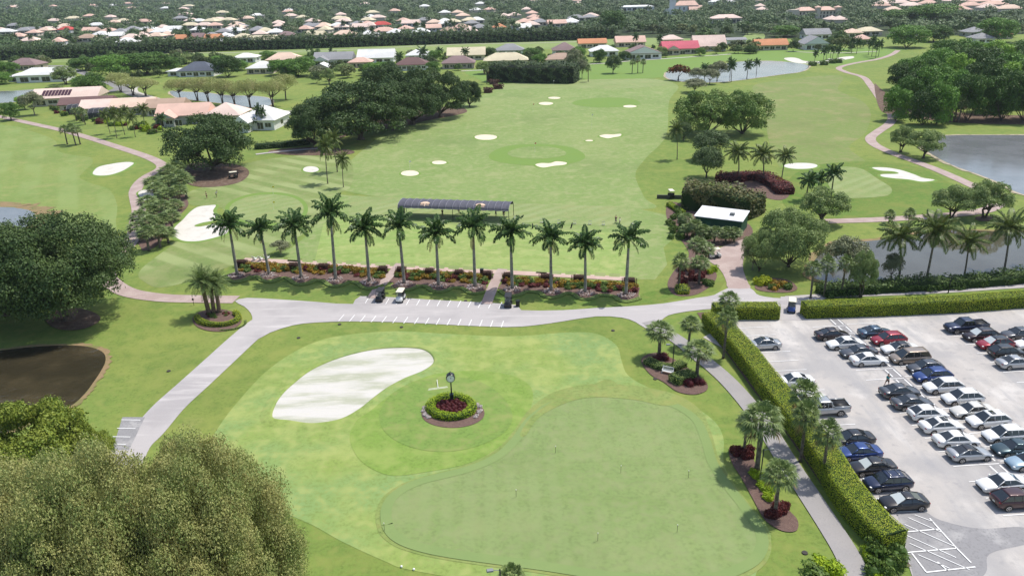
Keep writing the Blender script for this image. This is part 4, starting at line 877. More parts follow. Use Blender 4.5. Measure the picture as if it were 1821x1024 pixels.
# shed -------------------------------------------------------------
a=np.array(G(1234,384.5,2.9));c=np.array(G(1321,395,2.9)); d_=np.array(G(1231,367,3.4)); L_=np.linalg.norm(c-a); az=math.atan2(*(c-a)[::-1]); W_=6.2
b=MB(); b.box((L_/2,W_/2,1.42),(L_-.5,W_-.5,2.84)); wall=b.mesh('wall',greenm)
b=MB(); b.add([(0,0,2.85),(L_,0,2.85),(L_,W_,3.35),(0,W_,3.35),(0,0,3.0),(L_,0,3.0),(L_,W_,3.5),(0,W_,3.5)],[(3,2,1,0),(4,5,6,7),(0,1,5,4),(1,2,6,5),(2,3,7,6),(3,0,4,7)])
roofm=mat('white_roof',(.74,.74,.75),.6,noise=[(.5,(.6,.6,.6),.5,.8,5,.5)])
rf=b.mesh('roof',roofm); b=MB(); b.box((0,0,.22),(.9,.8,.44)); b.box((0,0,.46),(.7,.6,.05)); ac=b.mesh('roof_vent',mat('vent_grey',(.18,.19,.19),.6))
b=MB(); b.box((L_*.3,.24,1.05),(1.0,.04,2.1)); dr=b.mesh('door',mat('door_green',(.03,.10,.065),.6)); 
thing('equipment_shed',[('wall',wall),('roof',rf,(0,0,0),0,[('roof_vent',ac,(L_*.72,W_*.45,3.2))]),('door',dr)],(*a,0),az,'dark green equipment shed with a sloping white roof among palms','shed')
# street clock --------------------------------------------------------
b=MB(); b.box((0,0,.15),(.62,.62,.3)); b.box((0,0,.75),(.46,.46,.95),tx=.85,ty=.85); b.box((0,0,1.25),(.5,.5,.08)); base=b.mesh('pedestal',mat('clock_green',(.012,.03,.028),.35,coat=.4))
b=MB(); b.tube([(0,0,1.28),(0,0,1.5),(0,0,2.9),(0,0,3.1)],[.14,.085,.075,.12],10); b.ell((0,0,1.95),(.12,.12,.06)); post=b.mesh('post',blackm,True)
b=MB(); k=28
b.loft([[(r*math.cos(2*math.pi*j/k),y,3.62+r*math.sin(2*math.pi*j/k)) for j in range(k)] for y,r in ((-.36,.40),(-.36,.52),(-.28,.56),(.28,.56),(.36,.52),(.36,.40))]); b.box((0,0,3.08),(.4,.4,.12)); b.ell((0,0,4.15),(.22,.2,.14)); b.tube([(0,0,4.2),(0,0,4.5)],[.06,.015],8); b.ell((0,0,4.36),(.07,.07,.07))
head=b.mesh('clock_head',mat('clock_black',(.014,.018,.018),.3,coat=.5)); 
dial=mat('clock_dial',(.9,.9,.88),.6); cl=[('pedestal',base),('post',post)]
sub=[]
def textmesh(body,size,m,name='numeral'):
    cu=bpy.data.curves.new(name,'FONT'); cu.body=body; cu.size=size; cu.align_x='CENTER'; cu.align_y='CENTER'; o=bpy.data.objects.new(name,cu); COL.objects.link(o)
    me=bpy.data.meshes.new_from_object(o.evaluated_get(bpy.context.evaluated_depsgraph_get())); bpy.data.objects.remove(o); me.materials.clear(); me.materials.append(m); return me
ROM=['XII','I','II','III','IIII','V','VI','VII','VIII','IX','X','XI']
for s in (-1,1):
    q=MB(); y=s*.372; q.add([(0,y,3.62)]+[(.46*math.cos(2*math.pi*j/k),y,3.62+.46*math.sin(2*math.pi*j/k)) for j in range(k)],[(0,j+1,(j+1)%k+1) for j in range(k)]); sub.append(('dial',q.mesh('dial',dial)))
    q=MB()
    for ang,ln,wd_ in ((R(35),.24,.05),(R(-8),.36,.035)):
        dx,dz=math.sin(ang)*-s,math.cos(ang); q.add([(-dz*wd_/2,y+s*.008,3.62+dx*wd_/2),(dx*ln,y+s*.008,3.62+dz*ln),(dz*wd_/2,y+s*.008,3.62-dx*wd_/2)],[(0,1,2)])
    sub.append(('hands',q.mesh('hands',blackm)))
    q=MB()
    for i,t_ in enumerate(ROM):
        me=textmesh(t_,.105,blackm); an=-i*math.pi/6
        vv=np.array([v.co[:] for v in me.vertices]); ff=[tuple(p.vertices) for p in me.polygons]
        if not len(vv): continue
        u=vv[:,0]*math.cos(an)-vv[:,1]*math.sin(an)+.37*math.sin(-an); w_=vv[:,0]*math.sin(an)+vv[:,1]*math.cos(an)+.37*math.cos(an)
        q.add(np.stack([-s*u,np.full(len(u),y+s*.005),3.62+w_],1),ff)
    sub.append(('numerals',q.mesh('numerals',blackm)))
hd_=('clock_head',head,(0,0,0),0,sub)
cx_,cy_=G(804,716); thing('street_clock',cl+[hd_],(cx_,cy_,0),R(4),'black two-faced post clock with a white dial in the oval flower bed','clock')
# lamps -----------------------------------------------------------------
def lamp(px,py,top,arm,label,rz=0,rd=.07,base=None):
    h=HT(px,py,top) if not base else base; b=MB(); b.tube([(0,0,-.05),(0,0,.5),(0,0,h)],[rd*1.6,rd,rd*.8],8); P=[('pole',b.mesh('pole',blackm,True))]
    for s in arm:
        q=MB(); q.tube([(0,0,h-.12),(s*.55,0,h-.02)],.03,6); q.box((s*.78,0,h),(.55,.34,.12),0,0,.85,.85); P.append(('lamp_head',q.mesh('lamp_head',mat('lamp_grey',(.22,.23,.24),.5)),))
    x,y=G(px,py); return thing('street_lamp',P,(x,y,0),rz,label,'lamp','area lamps')
lamp(1196,655,612,(-1,1),'black twin-head lamp standing behind the white bench')
lamp(1351,858,798,(1,),'black lamp post in the long planting bed beside the grey path')
lamp(1686,521,491,(1,),'lamp post with a pale head rising from the shrubs by the pond',R(180))
x,y=G(889,1013,6.3); lamp(889,1013,0,(-1,),'lamp at the bottom edge of the frame beside a palm crown',R(8),base=6.4).location=(x,y,0)
# bench ------------------------------------------------------------------
b=MB()
for i in range(4): b.box((0,-.18+i*.12,.44),(1.5,.1,.03))
s1=b.mesh('seat',whitem); b=MB()
for i in range(9): b.box((-.64+i*.16,.26,.72),(.05,.03,.46))
b.box((0,.26,.96),(1.5,.05,.08)); b.box((0,.26,.52),(1.5,.05,.06)); s2=b.mesh('backrest',whitem); P=[('seat',s1),('backrest',s2)]
for sx in (-.7,.7):
    for sy in (-.2,.26): b=MB(); b.box((sx,sy,.24 if sy<0 else .46),(.07,.07,.48 if sy<0 else .9)); P.append(('leg',b.mesh('leg',whitem)))
    b=MB(); b.box((sx,.02,.66),(.08,.52,.04)); P.append(('armrest',b.mesh('armrest',whitem)))
x,y=G(1187,665); thing('park_bench',P,(x,y,0),R(-28),'white slatted park bench at the edge of the palm bed facing the putting green','bench')
# white drag frame lying near the clock
b=MB(); b.tube([(-1.25,-.35,.05),(1.25,.2,.05)],.045,6); b.tube([(-1.2,-.1,.05),(1.15,.42,.05)],.045,6)
for i in range(7): t=i/6; b.tube([(-1.22+2.4*t,-.34+.53*t,.05),(-1.2+2.35*t,-.1+.5*t,.05)],.02,5)
h1=b.mesh('drag_head',whitem); b=MB(); b.tube([(0,.1,.06),(-.25,1.7,.35)],.04,6); h2=b.mesh('handle',whitem); x,y=G(779,691)
thing('bunker_drag',[('drag_head',h1),('handle',h2)],(x,y,0),R(0),'white drag rake lying on the grass left of the clock bed','rake')
# flags on the putting green ----------------------------------------------
orange_tip=mat('flag_tip',(.8,.78,.7),.6); cupm=mat('hole_dark',(.01,.01,.01),1)
def pin(px,py,label,h=.95,flag=None,group='short flag pins on the putting green'):
    b=MB(); b.tube([(0,0,0),(0,0,h)],.018,6); P=[('pole',b.mesh('pole',blackm if not flag else whitem))]
    b=MB(); b.ell((0,0,h),(.05,.05,.07),0,8,4); P.append(('tip',b.mesh('tip',orange_tip)))
    b=MB(); b.add([(.08*math.cos(t),.08*math.sin(t),.045) for t in np.linspace(0,6,12)],[tuple(range(12))]); P.append(('cup',b.mesh('cup',whitem)))
    if flag: b=MB(); b.add([(0,0,h),(.5,.05,h-.03),(.48,.02,h-.33),(0,0,h-.35)],[(0,1,2,3)]); P.append(('flag',b.mesh('flag',flag)))
    x,y=G(px,py); thing('flag_pin',P,(x,y,0),0,label,'flag pin',group)
for px,py,l in [(988,806,'short white-tipped pin farthest back on the putting green'),(1104,841,'short pin in the middle of the putting green, right of the farthest one'),(1224,850,'short pin nearest the right edge planting on the putting green'),(918,884,'short pin on the left part of the putting green'),(1063,962,'short pin closest to the camera on the putting green'),(1204,947,'short pin at the lower right of the putting green'),(684,944,'thin pin at the far left tip of the putting green')]: pin(px,py,l)
ywf=mat('yellow_flag',(.7,.6,.05),.7); redf=mat('red_flag',(.5,.03,.03),.7)
for px,py,l,h,fl in [(487,374,'tall pin with a yellow flag on the left practice green',2.1,ywf),(486,346,'pin with a yellow flag at the back of the left practice green',2.1,ywf),(1052,230,'tall white range marker pole right of the middle target ring',5,whitem),(951,272,'range flag pole above the lumpy bunker in the wide target ring',3,redf),(948,199,'range flag pole left of the two far small bunkers',3,redf),(729,303,'pale pole behind the left round range bunker',2.6,whitem),(984,152,'pole at the back left of the far range green',2.2,whitem)]: pin(px,py,l,h,fl,'range flags')
for px,py,l in [(714,1008,'left one of two white tee balls beside the near green edge'),(736,1013,'right one of two white tee balls beside the near green edge')]:
    b=MB(); b.ell((0,0,.1),(.12,.12,.12),0,10,6,-.9); b.tube([(0,0,-.02),(0,0,.05)],.04,6); x,y=G(px,py); single('ground_marker',b.mesh('ground_marker',whitem,True),l,'marker',(x,y,0),0,'white ground markers')
# bag stands and ball baskets on the tee ---------------------------------------
def stand_parts():
    P=[]; 
    for s in (-1,1): b=MB(); b.tube([(s*.3,-.25,0),(s*.22,0,.85)],.02,5); b.tube([(s*.3,.25,0),(s*.22,0,.85)],.02,5); P.append(('leg',b.mesh('leg',whitem)))
    b=MB(); b.box((0,0,.86),(.6,.1,.07)); b.box((0,-.05,.25),(.62,.3,.04)); P.append(('rail',b.mesh('rail',mat('stand_grey',(.3,.3,.3),.6))))
    return P
SPp=stand_parts(); b=MB(); b.tube([(0,.1,.05),(0,-.18,.95)],[.13,.16],8); 
for q in range(6): b.tube([(.05*math.cos(q),-.17+.03*math.sin(q),.9),(.09*math.cos(q),-.22+.05*math.sin(q),1.22)],[.012,.04],5)
bagmesh=b.mesh('golf_bag',mat('bag_dark',(.03,.03,.04),.7))
OR=['first','second','third','fourth','fifth','sixth','seventh','eighth','ninth','tenth','eleventh','twelfth','thirteenth']
for i,(px,py) in enumerate([(963,397),(994,398),(1022,399),(1049,400),(1073,401)]):
    x,y=G(px,py); thing('bag_stand',SPp,(x,y,0),R(-5),f'small white golf bag stand on the open tee, {OR[i]} from the canopy','bag stand','bag stands on the open tee')
for i,(px,py) in enumerate([(947,407),(1000,406),(1016,406)]):
    x,y=G(px,py); single('golf_bag',bagmesh,['dark golf bag standing alone on the tee nearest the canopy','dark golf bag on the tee, left one of the close pair','dark golf bag on the tee, right one of the close pair'][i],'golf bag',(x,y,0),i,'golf bags standing on the tee')
# white loungers at the left end of the path
def chair_parts():
    P=[]; b=MB(); b.box((0,0,.36),(.62,.6,.05)); P.append(('seat',b.mesh('seat',whitem)))
    b=MB(); V=[(-.3,.26,.34),(.3,.26,.34),(.3,.6,1.05),(-.3,.6,1.05)]; b.add(V+[(x,y+.04,z) for x,y,z in V],[(0,1,2,3),(7,6,5,4),(0,4,5,1),(1,5,6,2),(2,6,7,3),(3,7,4,0)]); P.append(('backrest',b.mesh('backrest',whitem)))
    for sx in (-.3,.3):
        for sy in (-.3,.3): b=MB(); b.box((sx,sy,.18),(.06,.06,.36)); P.append(('leg',b.mesh('leg',whitem)))
        b=MB(); b.box((sx,0,.58),(.1,.7,.04)); P.append(('armrest',b.mesh('armrest',whitem)))
    return P
CP_=chair_parts()
for px,py,l in [(454,463,'left of three white garden chairs at the end of the pink path'),(465,463,'middle of three white garden chairs at the end of the pink path'),(476,461,'right of three white garden chairs beside a palm trunk')]:
    x,y=G(px,py); thing('garden_chair',CP_,(x,y,0),R(150),l,'chair','white garden chairs')
def bin_(px,py,l):
    b=MB(); b.box((0,0,.5),(.6,.6,1.0)); q=MB(); q.box((0,0,1.04),(.66,.66,.08),0,0,.8,.8); x,y=G(px,py); thing('waste_bin',[('body',b.mesh('body',blackm)),('lid',q.mesh('lid',blackm))],(x,y,0),R(-5),l,'bin','dark bins')
bin_(921,545,'dark square bin beside the rightmost parked black cart'); bin_(857,488,'small dark bin beside the clipped shrub near the right brick walk')
b=MB(); b.box((0,0,.45),(6.5,.35,.9)); a=G(1168,353); single('low_wall',b.mesh('low_wall',mat('dark_wall',(.09,.09,.08),.9)),'low dark wall beside the golf cart at the range edge','wall',(a[0]+3.2,a[1]-.6,0),R(-9))
b=MB(); b.tube([(0,0,0),(0,0,1.0)],.04,6); q=MB(); q.box((0,0,1.12),(.3,.22,.32),0,0,.6,.6); x,y=G(345,543); thing('post_lantern',[('post',b.mesh('post',blackm)),('lantern',q.mesh('lantern',blackm))],(x,y,0),0,'small black post lantern in the grass left of the date palms','lantern')
# ================================================================== HEDGES AND BEDS
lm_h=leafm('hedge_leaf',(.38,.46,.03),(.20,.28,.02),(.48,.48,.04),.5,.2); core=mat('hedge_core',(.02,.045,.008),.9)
def top(P,z): return [G(px,py,z) for px,py in P]
H1=smooth(top([(1264,556),(1290,578),(1330,622),(1369,672),(1430,747),(1468,797),(1503,852),(1549,909),(1592,948)],2.0),4,False)
single('clipped_hedge',hedge_mesh(H1,2.95,2.2,lm_h,core,150,.115,3,rnd=.07),'long clipped hedge with a bright yellow-green top between the grey path and the car park','hedge',group='clipped hedges')
H2=top([(1270,543),(1330,542),(1384,542)],2.0); single('clipped_hedge',hedge_mesh(H2,2.6,2.1,lm_h,core,120,.13,4),'short clipped hedge left of the gap where the blue cart drives','hedge',group='clipped hedges')
H3=top([(1431,540),(1560,536),(1700,530),(1821,521),(1950,514)],2.0); single('clipped_hedge',hedge_mesh(H3,2.6,2.1,lm_h,core,120,.13,5,rnd=.08),'long clipped hedge across the far side of the car park, right of the gap','hedge',group='clipped hedges')
strip('mulch_strip',[(1252,556),(1275,590),(1315,640),(1352,690),(1400,750),(1450,820),(1500,890),(1548,950),(1600,1010)],2.2,3,mulch)
lime=leafm('lime_leaf',(.34,.46,.016),(.17,.28,.012),(.42,.50,.025),1.2,.2); ti=leafm('ti_leaf',(.09,.012,.018),(.20,.05,.04),(.05,.02,.015),1.5,.2); cro=leafm('croton_leaf',(.50,.27,.02),(.15,.18,.02),(.36,.08,.012),1.3,.2,objr=(.22,.15,.02))
darkbush=leafm('dark_shrub_leaf',(.07,.13,.025),(.12,.18,.03),None,1,.15); boxr=leafm('copper_leaf',(.10,.045,.030),(.055,.03,.02),(.14,.06,.03),1.5,.15); flow=leafm('white_petal',(.88,.82,.82),(.4,.34,.3),None,2,.2); edgeh=leafm('edging_leaf',(.26,.33,.08),(.14,.21,.045),(.32,.36,.13),.9,.15)
wmix=leafm('pale_flower',(.75,.66,.66),(.30,.24,.2),(.45,.36,.32),2,.2); yel=leafm('yellow_leaf',(.50,.52,.02),(.2,.28,.02),None,2,.2)
BC=dict(lime=lime,ti=ti,cro=cro,dark=darkbush,box=boxr,flow=flow,pale=wmix,yel=yel)
CAT={'lime':'shrub','ti':'shrub','cro':'shrub','dark':'shrub','box':'shrub','flow':'flowers','pale':'flowers','yel':'shrub'}
def bush(px,py,w_m,h_m,kind,label,group=None,spiky=False,name='shrub'):
    name={'cro':'croton_shrub','box':'croton_shrub','ti':'red_leaf_shrub','lime':'lime_shrub','flow':'flower_clump'}.get(kind,name)
    me=bush_mesh(kind+str(spiky),BC[kind],300 if not spiky else 400,.15,hash(kind)%50 if False else len(kind)*3,spiky=spiky)
    x,y=G(px,py); e=single(name,me,label,CAT[kind],(x,y,0),random.uniform(0,6.28),group,(w_m,w_m*random.uniform(.85,1.1),h_m/.65)); return e
# croton row
def lin(x,P): return float(np.interp(x,[p[0] for p in P],[p[1] for p in P]))
CY=[(425,477),(560,482),(700,490),(860,500),(1000,508),(1140,518)]
rnd=random.Random(4); xs=[]
for x0,x1 in ((428,682),(704,868),(897,1138)):
    sheet('mulch_bed',[(x0,lin(x0,CY)-6),((x0+x1)/2,lin((x0+x1)/2,CY)-6),(x1,lin(x1,CY)-6),(x1-4,lin(x1,CY)+13),((x0+x1)/2,lin((x0+x1)/2,CY)+14),(x0-6 if x0<500 else x0-12,lin(x0,CY)+12)],3,mulch,0)
    x=x0+3
    while x<x1-2:
        for dy in (-3.6,.6,4.6):
            if rnd.random()<(.95 if dy<4 else .55):
                kd=rnd.choice(['cro','cro','cro','cro','cro','dark','cro']) if dy<0 else rnd.choice(['cro','cro','dark','dark','ti'])
                bush(x+rnd.uniform(-2,2),lin(x,CY)+dy+rnd.uniform(-1,1),rnd.uniform(1.4,2.0),rnd.uniform(.8,1.2) if dy<4 else rnd.uniform(.5,.8),kd,'orange and copper croton shrub in the long bed behind the royal palms' if kd in('cro','box') else 'dark low shrub filling the long bed behind the royal palms','croton bed shrubs' if kd in ('cro','box') else 'dark bed shrubs')
        x+=rnd.uniform(8,10.5)
b=MB()
def boxbush():
    rng=np.random.default_rng(9); me=hedge_mesh([(-.75,0),(.75,0)],1.5,1.35,boxr,mat('copper_core',(.03,.015,.01),.9),110,.13,8); return me
bb=boxbush()
for i,(px,py) in enumerate([(430,474),(523,480),(576,481),(681,486),(714,487),(764,490),(816,493),(867,495),(903,498),(971,500),(1029,502),(1119,507)]):
    x,y=G(px,py); single('clipped_shrub',bb,f'clipped copper-brown box shrub along the pink path, {OR[i]} from the left','shrub',(x,y,0),R(-6),'clipped copper shrubs',(.95,.9,1) if i in (1,3,4,5,6,7,8) else (1.2,.9,.95))
# ================================================================== PALMS
pl_royal=leafm('royal_leaf',(.030,.075,.018),(.075,.14,.03),(.045,.105,.024),.8,.12,.4)
pl_coco=leafm('coconut_leaf',(.06,.11,.022),(.14,.19,.045),(.20,.19,.06),.9,.15,.45)
pl_date=leafm('date_leaf',(.10,.165,.045),(.21,.27,.09),None,.9,.15,.5)
pl_sab=leafm('sabal_leaf',(.08,.14,.035),(.22,.28,.10),(.15,.21,.06),1.1,.15,.45); deadm=leafm('dead_frond',(.33,.25,.10),(.2,.14,.06),None,1,.1)
RO=[royal(s,pl_royal,deadm) for s in (1,2,3,4,5,6)]; HR=13.3
RP=[(422,489,372),(479,489,382),(536,494,372),(597,497,346),(657,501,375),(719,504,371),(780,507,385),(845,510,371),(911,514,382),(980,517,395),(1041,520,406),(1113,524,394)]
ORD=['leftmost','second','third','fourth and tallest','fifth','sixth','seventh','eighth','ninth','tenth','eleventh','rightmost']
for i,(px,py,tp) in enumerate(RP):
    h=HT(px,py,tp); x,y=G(px,py); s=h/HR
    thing('royal_palm',RO[(i*5+1)%6],(x,y,0),rnd.uniform(0,6.28),f'{ORD[i]}'+('' if i in(0,11) else ' from the left')+' of the grey-trunked royal palms behind the cart bays','palm','row of royal palms',(min(1.0,s*1.02+.05),)*2+(s,),rot=(rnd.uniform(-.035,.035),rnd.uniform(-.035,.035),rnd.uniform(0,6.28)))
    # ring of white bedding plants round its foot
    W=[(x+2.0*math.cos(t),y-.55+1.75*math.sin(t)) for t in np.linspace(0,2*math.pi,18,endpoint=False)]
    sheet('mulch_bed',W,4.5+.1*(i%2),mulch,0,world=True)
    rng=np.random.default_rng(i); n=230; t=rng.uniform(0,6.28,n); r=np.sqrt(rng.uniform(.05,1,n))*1.5; c=np.stack([x+r*np.cos(t),y-.55+r*np.sin(t)*.85,rng.uniform(.16,.42,n)],1)-np.array([[x,y,0]])
    q=MB(); V,ff=leafq(c,np.tile(np.array([[0,0,1.0]]),(n,1)),.24,.7,rng,.6); q.add(V,ff)
    single('bedding_flowers',q.mesh('bedding_flowers',wmix),f'ring of white bedding flowers around the {ORD[i].split(" and")[0]} royal palm of the row','flowers',(x,y,0),0,'white flower rings')
    W=[(2.15*math.cos(t),-.55+1.9*math.sin(t)) for t in np.linspace(math.pi*1.0,math.pi*2.0,14)]
    single('stone_edging',MB().tube([(p[0],p[1],.06) for p in W],.07,5).mesh('stone_edging',mat('edging_stone',(.36,.25,.19),.9)),f'curved stone edging in front of the {ORD[i].split(" and")[0]} royal palm of the row','edging',(x,y,0),0,'bed edgings')
# wavy low hedge in front
for gi,(idx) in enumerate(([0,1,2,3,4],[5,6,7],[8,9,10,11])):
    P=[]
    for n_,i in enumerate(idx):
        px,py,_=RP[i]; 
        P+= [(px-22,py+4),(px-13,py+10.5),(px,py+13.5),(px+14,py+11)]
        if n_==len(idx)-1: P+=[(px+25,py+7)]
        else: P+=[(px+26,py+6)]
    if gi==1: P=P[1:-1]
    single('wavy_low_hedge',hedge_mesh(smooth(gp(P),5,False),.95,.3,edgeh,mat('edging_core',(.14,.2,.05),.9),90,.13,20+gi,ins=.06),['wavy low green hedge in front of the five left royal palms','wavy low green hedge between the two brick walks','wavy low green hedge in front of the four right royal palms'][gi],'hedge',group='wavy low hedges')
# oval clock bed
sheet('mulch_bed',ell_px(805,735,56,27,22,.02),5,mulch)
def ringpts(cx,cy,rx,ry,n,a0=0,a1=2*math.pi): return [G(cx+rx*math.cos(t),cy+ry*math.sin(t)) for t in np.linspace(a0,a1,n,endpoint=False)]
single('oval_hedge',hedge_mesh(ringpts(803,728,37,18,28),1.15,.75,lime,core,100,.17,31,closed=True,rnd=.16,shaggy=.22),'bright lime oval hedge ring around the clock','hedge')
k=0
for r_,n_ in ((.25,6),(.6,12),(.9,16)):
    for t in np.linspace(0,6.28,n_,endpoint=False):
        bush(803+r_*27*math.cos(t),728+r_*12.5*math.sin(t),rnd.uniform(.9,1.3),rnd.uniform(.85,1.25),'ti','dark red leafy plant inside the lime hedge ring at the clock','red plants around the clock',True)
for sx,n_ in ((-1,12),(1,14)):
    for i in range(n_):
        t=R(rnd.uniform(-30,35)); rr=rnd.uniform(1.0,1.12)
        bush(804+sx*47*rr*math.cos(t),731+22*math.sin(t)*rr,.55,.4,'flow',f'white flower clump at the {"left" if sx<0 else "right"} side of the clock bed',f'white flowers {"left" if sx<0 else "right"} of the clock bed')
# date palm island
sheet('mulch_bed',ell_px(386,570,44,20,20,.02),4,mulch)
single('crescent_hedge',hedge_mesh([G(388+37*math.cos(t),567+14*math.sin(t)) for t in np.linspace(R(-35),R(180),18)],.9,.75,lm_h,core,100,.14,33,rnd=.08,shaggy=.1),'yellow-green crescent hedge around the pair of date palms','hedge')
single('low_green_edging',hedge_mesh([G(395+42*math.cos(t),574+14*math.sin(t)) for t in np.linspace(R(-10),R(95),12)],.5,.3,edgeh,core,80,.12,34),'thin low border of pale green plants outside the crescent hedge','hedge')
for i in range(16): bush(368+rnd.uniform(0,40),562+rnd.uniform(-6,4),.8,.45,'dark' if i%3 else 'ti','dark low plant under the date palms','plants under the date palms')
DP=[date_palm(1,pl_date,4.2),date_palm(2,pl_date,4.8)]
for px,py,tp,i,l in [(372,558,473,1,'tallest date palm of the three, leaning left, on the crescent-hedged island'),(381,557,478,0,'middle date palm of the island, its crown hidden behind the other two'),(390,556,476,0,'right date palm on the crescent-hedged island')]:
    h=HT(px,py,tp); x,y=G(px,py); s=h/6.6; thing('date_palm',DP[i],(x,y,0),0,l,'palm','date palms',(s*.95,s*.95,s),rot=(0,R(-6 if px<375 else (0 if px<385 else 4)),px))
# sabal palms ----------------------------------------------------------------
SB=[sabal(s,pl_sab,deadm,H=5) for s in (1,2,3)]+[sabal(7,pl_sab,deadm,H=2.6,bend=.05)]
def sab(px,py,tp,label,wpx=None,group='cabbage palms by the path',k=None):
    x,y=G(px,py); h=HT(px,py,tp); k=(3 if h<4.6 else rnd.randrange(3)) if k is None else k; H0=6.9 if k<3 else 4.5
    w=(wpx/PXM(px,py)/4.0) if wpx else h/H0
    thing('cabbage_palm',SB[k],(x,y,0),rnd.uniform(0,6.28),label,'palm',group,(w,w,h/H0))
for a in [(1172,634,567,'cabbage palm above the dark red shrub beside the twin lamp',60),(1224,618,560,'cabbage palm on the far side of the grey path behind the bench palm',44),(1239,668,603,'cabbage palm right of the white bench',62),
 (1286,637,538,'tall thin cabbage palm against the long hedge',42),(1291,575,515,'cabbage palm growing at the corner of the two clipped hedges',44),
 (1346,835,712,'big cabbage palm beside the lamp in the long bed',84),(1322,806,726,'smaller cabbage palm left of the big one in the long bed',46),(1378,915,815,'cabbage palm at the near end of the long bed',68),
 (1420,790,664,'cabbage palm by the hedge nearest the cream car',60),(1423,820,706,'cabbage palm by the hedge in front of the silver pickup truck',54),(1462,853,738,'leaning cabbage palm by the hedge beside the dark cars',56),
 (1207,512,444,'cabbage palm rising from the round clipped shrub',36),(1243,505,452,'cabbage palm above the dark red bed at the forecourt',42),(1236,478,418,'cabbage palm left of the white cart',44),(1254,476,428,'cabbage palm directly behind the white cart',40),
 (1441,531,458,'first cabbage palm left in the row by the pond',36),(1465,528,448,'second cabbage palm from the left in the row by the pond',36),(1495,527,447,'third cabbage palm from the left in the row by the pond',32),
 (1580,399,370,'small palm on the cart path beyond the pond, left of two',24),(1615,399,367,'small palm on the cart path beyond the pond, right of two',26),
 (915,1100,1000,'palm crown at the bottom edge beside the lamp',60)]: sab(*a)
for i,(px,py,tp) in enumerate([(265,446,400),(285,440,398),(250,430,392),(300,432,400),(272,425,380),(290,418,378),(255,415,372),(308,412,370),(272,402,360),(292,398,352),(312,392,352),(270,385,345),(300,375,332),(322,372,325),(285,360,322),(305,350,308),(322,345,300),(332,352,305),(302,335,292),(318,325,284),(278,345,312)]):
    sab(px,py,tp,'cabbage palm in the dense palm clump left of the notched white bunker',42,'palm clump by the notched bunker')
for i,(px,py,tp) in enumerate([(1235,425,385),(1250,430,395),(1270,432,398),(1290,432,400),(1305,432,400),(1218,405,375),(1222,422,395)]): sab(px,py,tp,'short cabbage palm crowding in front of the green shed',34,'palms in front of the shed',3)
for px,py,tp in [(1690,216,172),(1697,217,165),(1704,218,170),(1680,214,175)]: sab(px,py,tp,'cabbage palm in the small stand at the edge of the wood above the lake',26,'palms at the wood edge')
for px,py,tp in [(120,257,219),(135,259,216),(143,257,222)]: sab(px,py,tp,'small palm in the trio beside the left brick path',22,'trio of palms by the left path')
def farp(L,lab,grp,w_=20):
    for px,py,tp in L: sab(px,py,tp,lab,w_,grp)
farp([(1124,131,103),(1134,131,96),(1143,130,103)],'tall thin palm of the trio on the lawn before the mauve-roofed house','trio of lawn palms',13)
farp([(1046,146,112)],'single tall palm at the right end of the dark hedge trees','single palms',13); farp([(866,150,112)],'tall thin palm left of the dark hedge trees at the range end','single palms b',12)
farp([(137,215,190),(148,218,188),(152,222,190)],'slim palm on the lawn behind the pool enclosures','palms by the pool enclosures',18)
# coconuts -------------------------------------------------------------------
CO=[coconut(s,pl_coco) for s in (1,2)]+[coconut(5,pl_royal,H=6,bend=.3,n=16,L=3.2)]
def coco(px,py,tp,w_,label,group,k=None,az=None):
    x,y=G(px,py); h=HT(px,py,tp); k=rnd.randrange(2) if k is None else k; H0=11.6 if k<2 else 8.3
    w=w_/PXM(px,py)/(8.6 if k<2 else 6.2); thing('coconut_palm' if k<2 else 'feather_palm',CO[k],(x,y,0),rnd.uniform(0,6.28) if az is None else az,label,'palm',group,(w,w,h/H0))
for i,(px,py,tp,w_) in enumerate([(1598,500,392,88),(1646,505,378,96),(1714,494,402,72),(1784,488,378,86),(1850,480,390,80)]):
    coco(px,py,tp,w_,['coconut palm over the brown pond, left end of the bank','tall coconut palm over the brown pond, second from the left','smaller coconut palm over the brown pond','coconut palm near the right edge over the brown pond','coconut palm cut off by the right edge at the pond'][i],'coconut palms on the pond bank')
coco(1313,322,252,56,'left coconut palm above the dark red hedge beyond the shed','coconut palms beyond the shed');coco(1357,324,254,60,'right coconut palm above the dark red hedge beyond the shed','coconut palms beyond the shed')
coco(1390,318,262,42,'small coconut palm behind the right one of the red hedge pair','coconut palms beyond the shed')
coco(1204,284,212,34,'slender palm left of the spreading trees at the range edge','single coconut palms')
for px,py,tp,w_,l in [(583,327,238,42,'tallest of three coconut palms at the edge of the striped lawn, leaning left'),(600,306,228,40,'rear palm of the three at the striped lawn'),(611,333,266,32,'shortest palm of the three at the striped lawn')]: coco(px,py,tp,w_,l,'three palms at the striped lawn')
for px,py,tp,w_,l in [(1433,356,305,44,'left drooping palm behind the domed shrub tree'),(1478,348,291,42,'right taller drooping palm by the right green'),(1452,350,304,34,'middle drooping palm by the right green')]: coco(px,py,tp,w_,l,'drooping palms by the right green',2)
for px,py,tp,w_ in [(208,246,188,28),(241,244,195,24),(196,238,192,24),(222,240,192,26),(228,232,186,24)]: coco(px,py,tp,w_,'palm in the cluster beside the pool enclosures on the left','palms near the left houses')
coco(258,226,182,28,'round-headed date palm left of the salmon-roofed house','palms near the left houses b'); coco(290,234,201,26,'low golden feather palm at the salmon-roofed house','palms near the left houses c',2)
for px,py,tp,w_ in [(463,230,184,16),(471,231,188,16),(457,232,208,12)]: coco(px,py,tp,w_,'palm standing in front of the white house beside the oaks','palms at the white house',2)
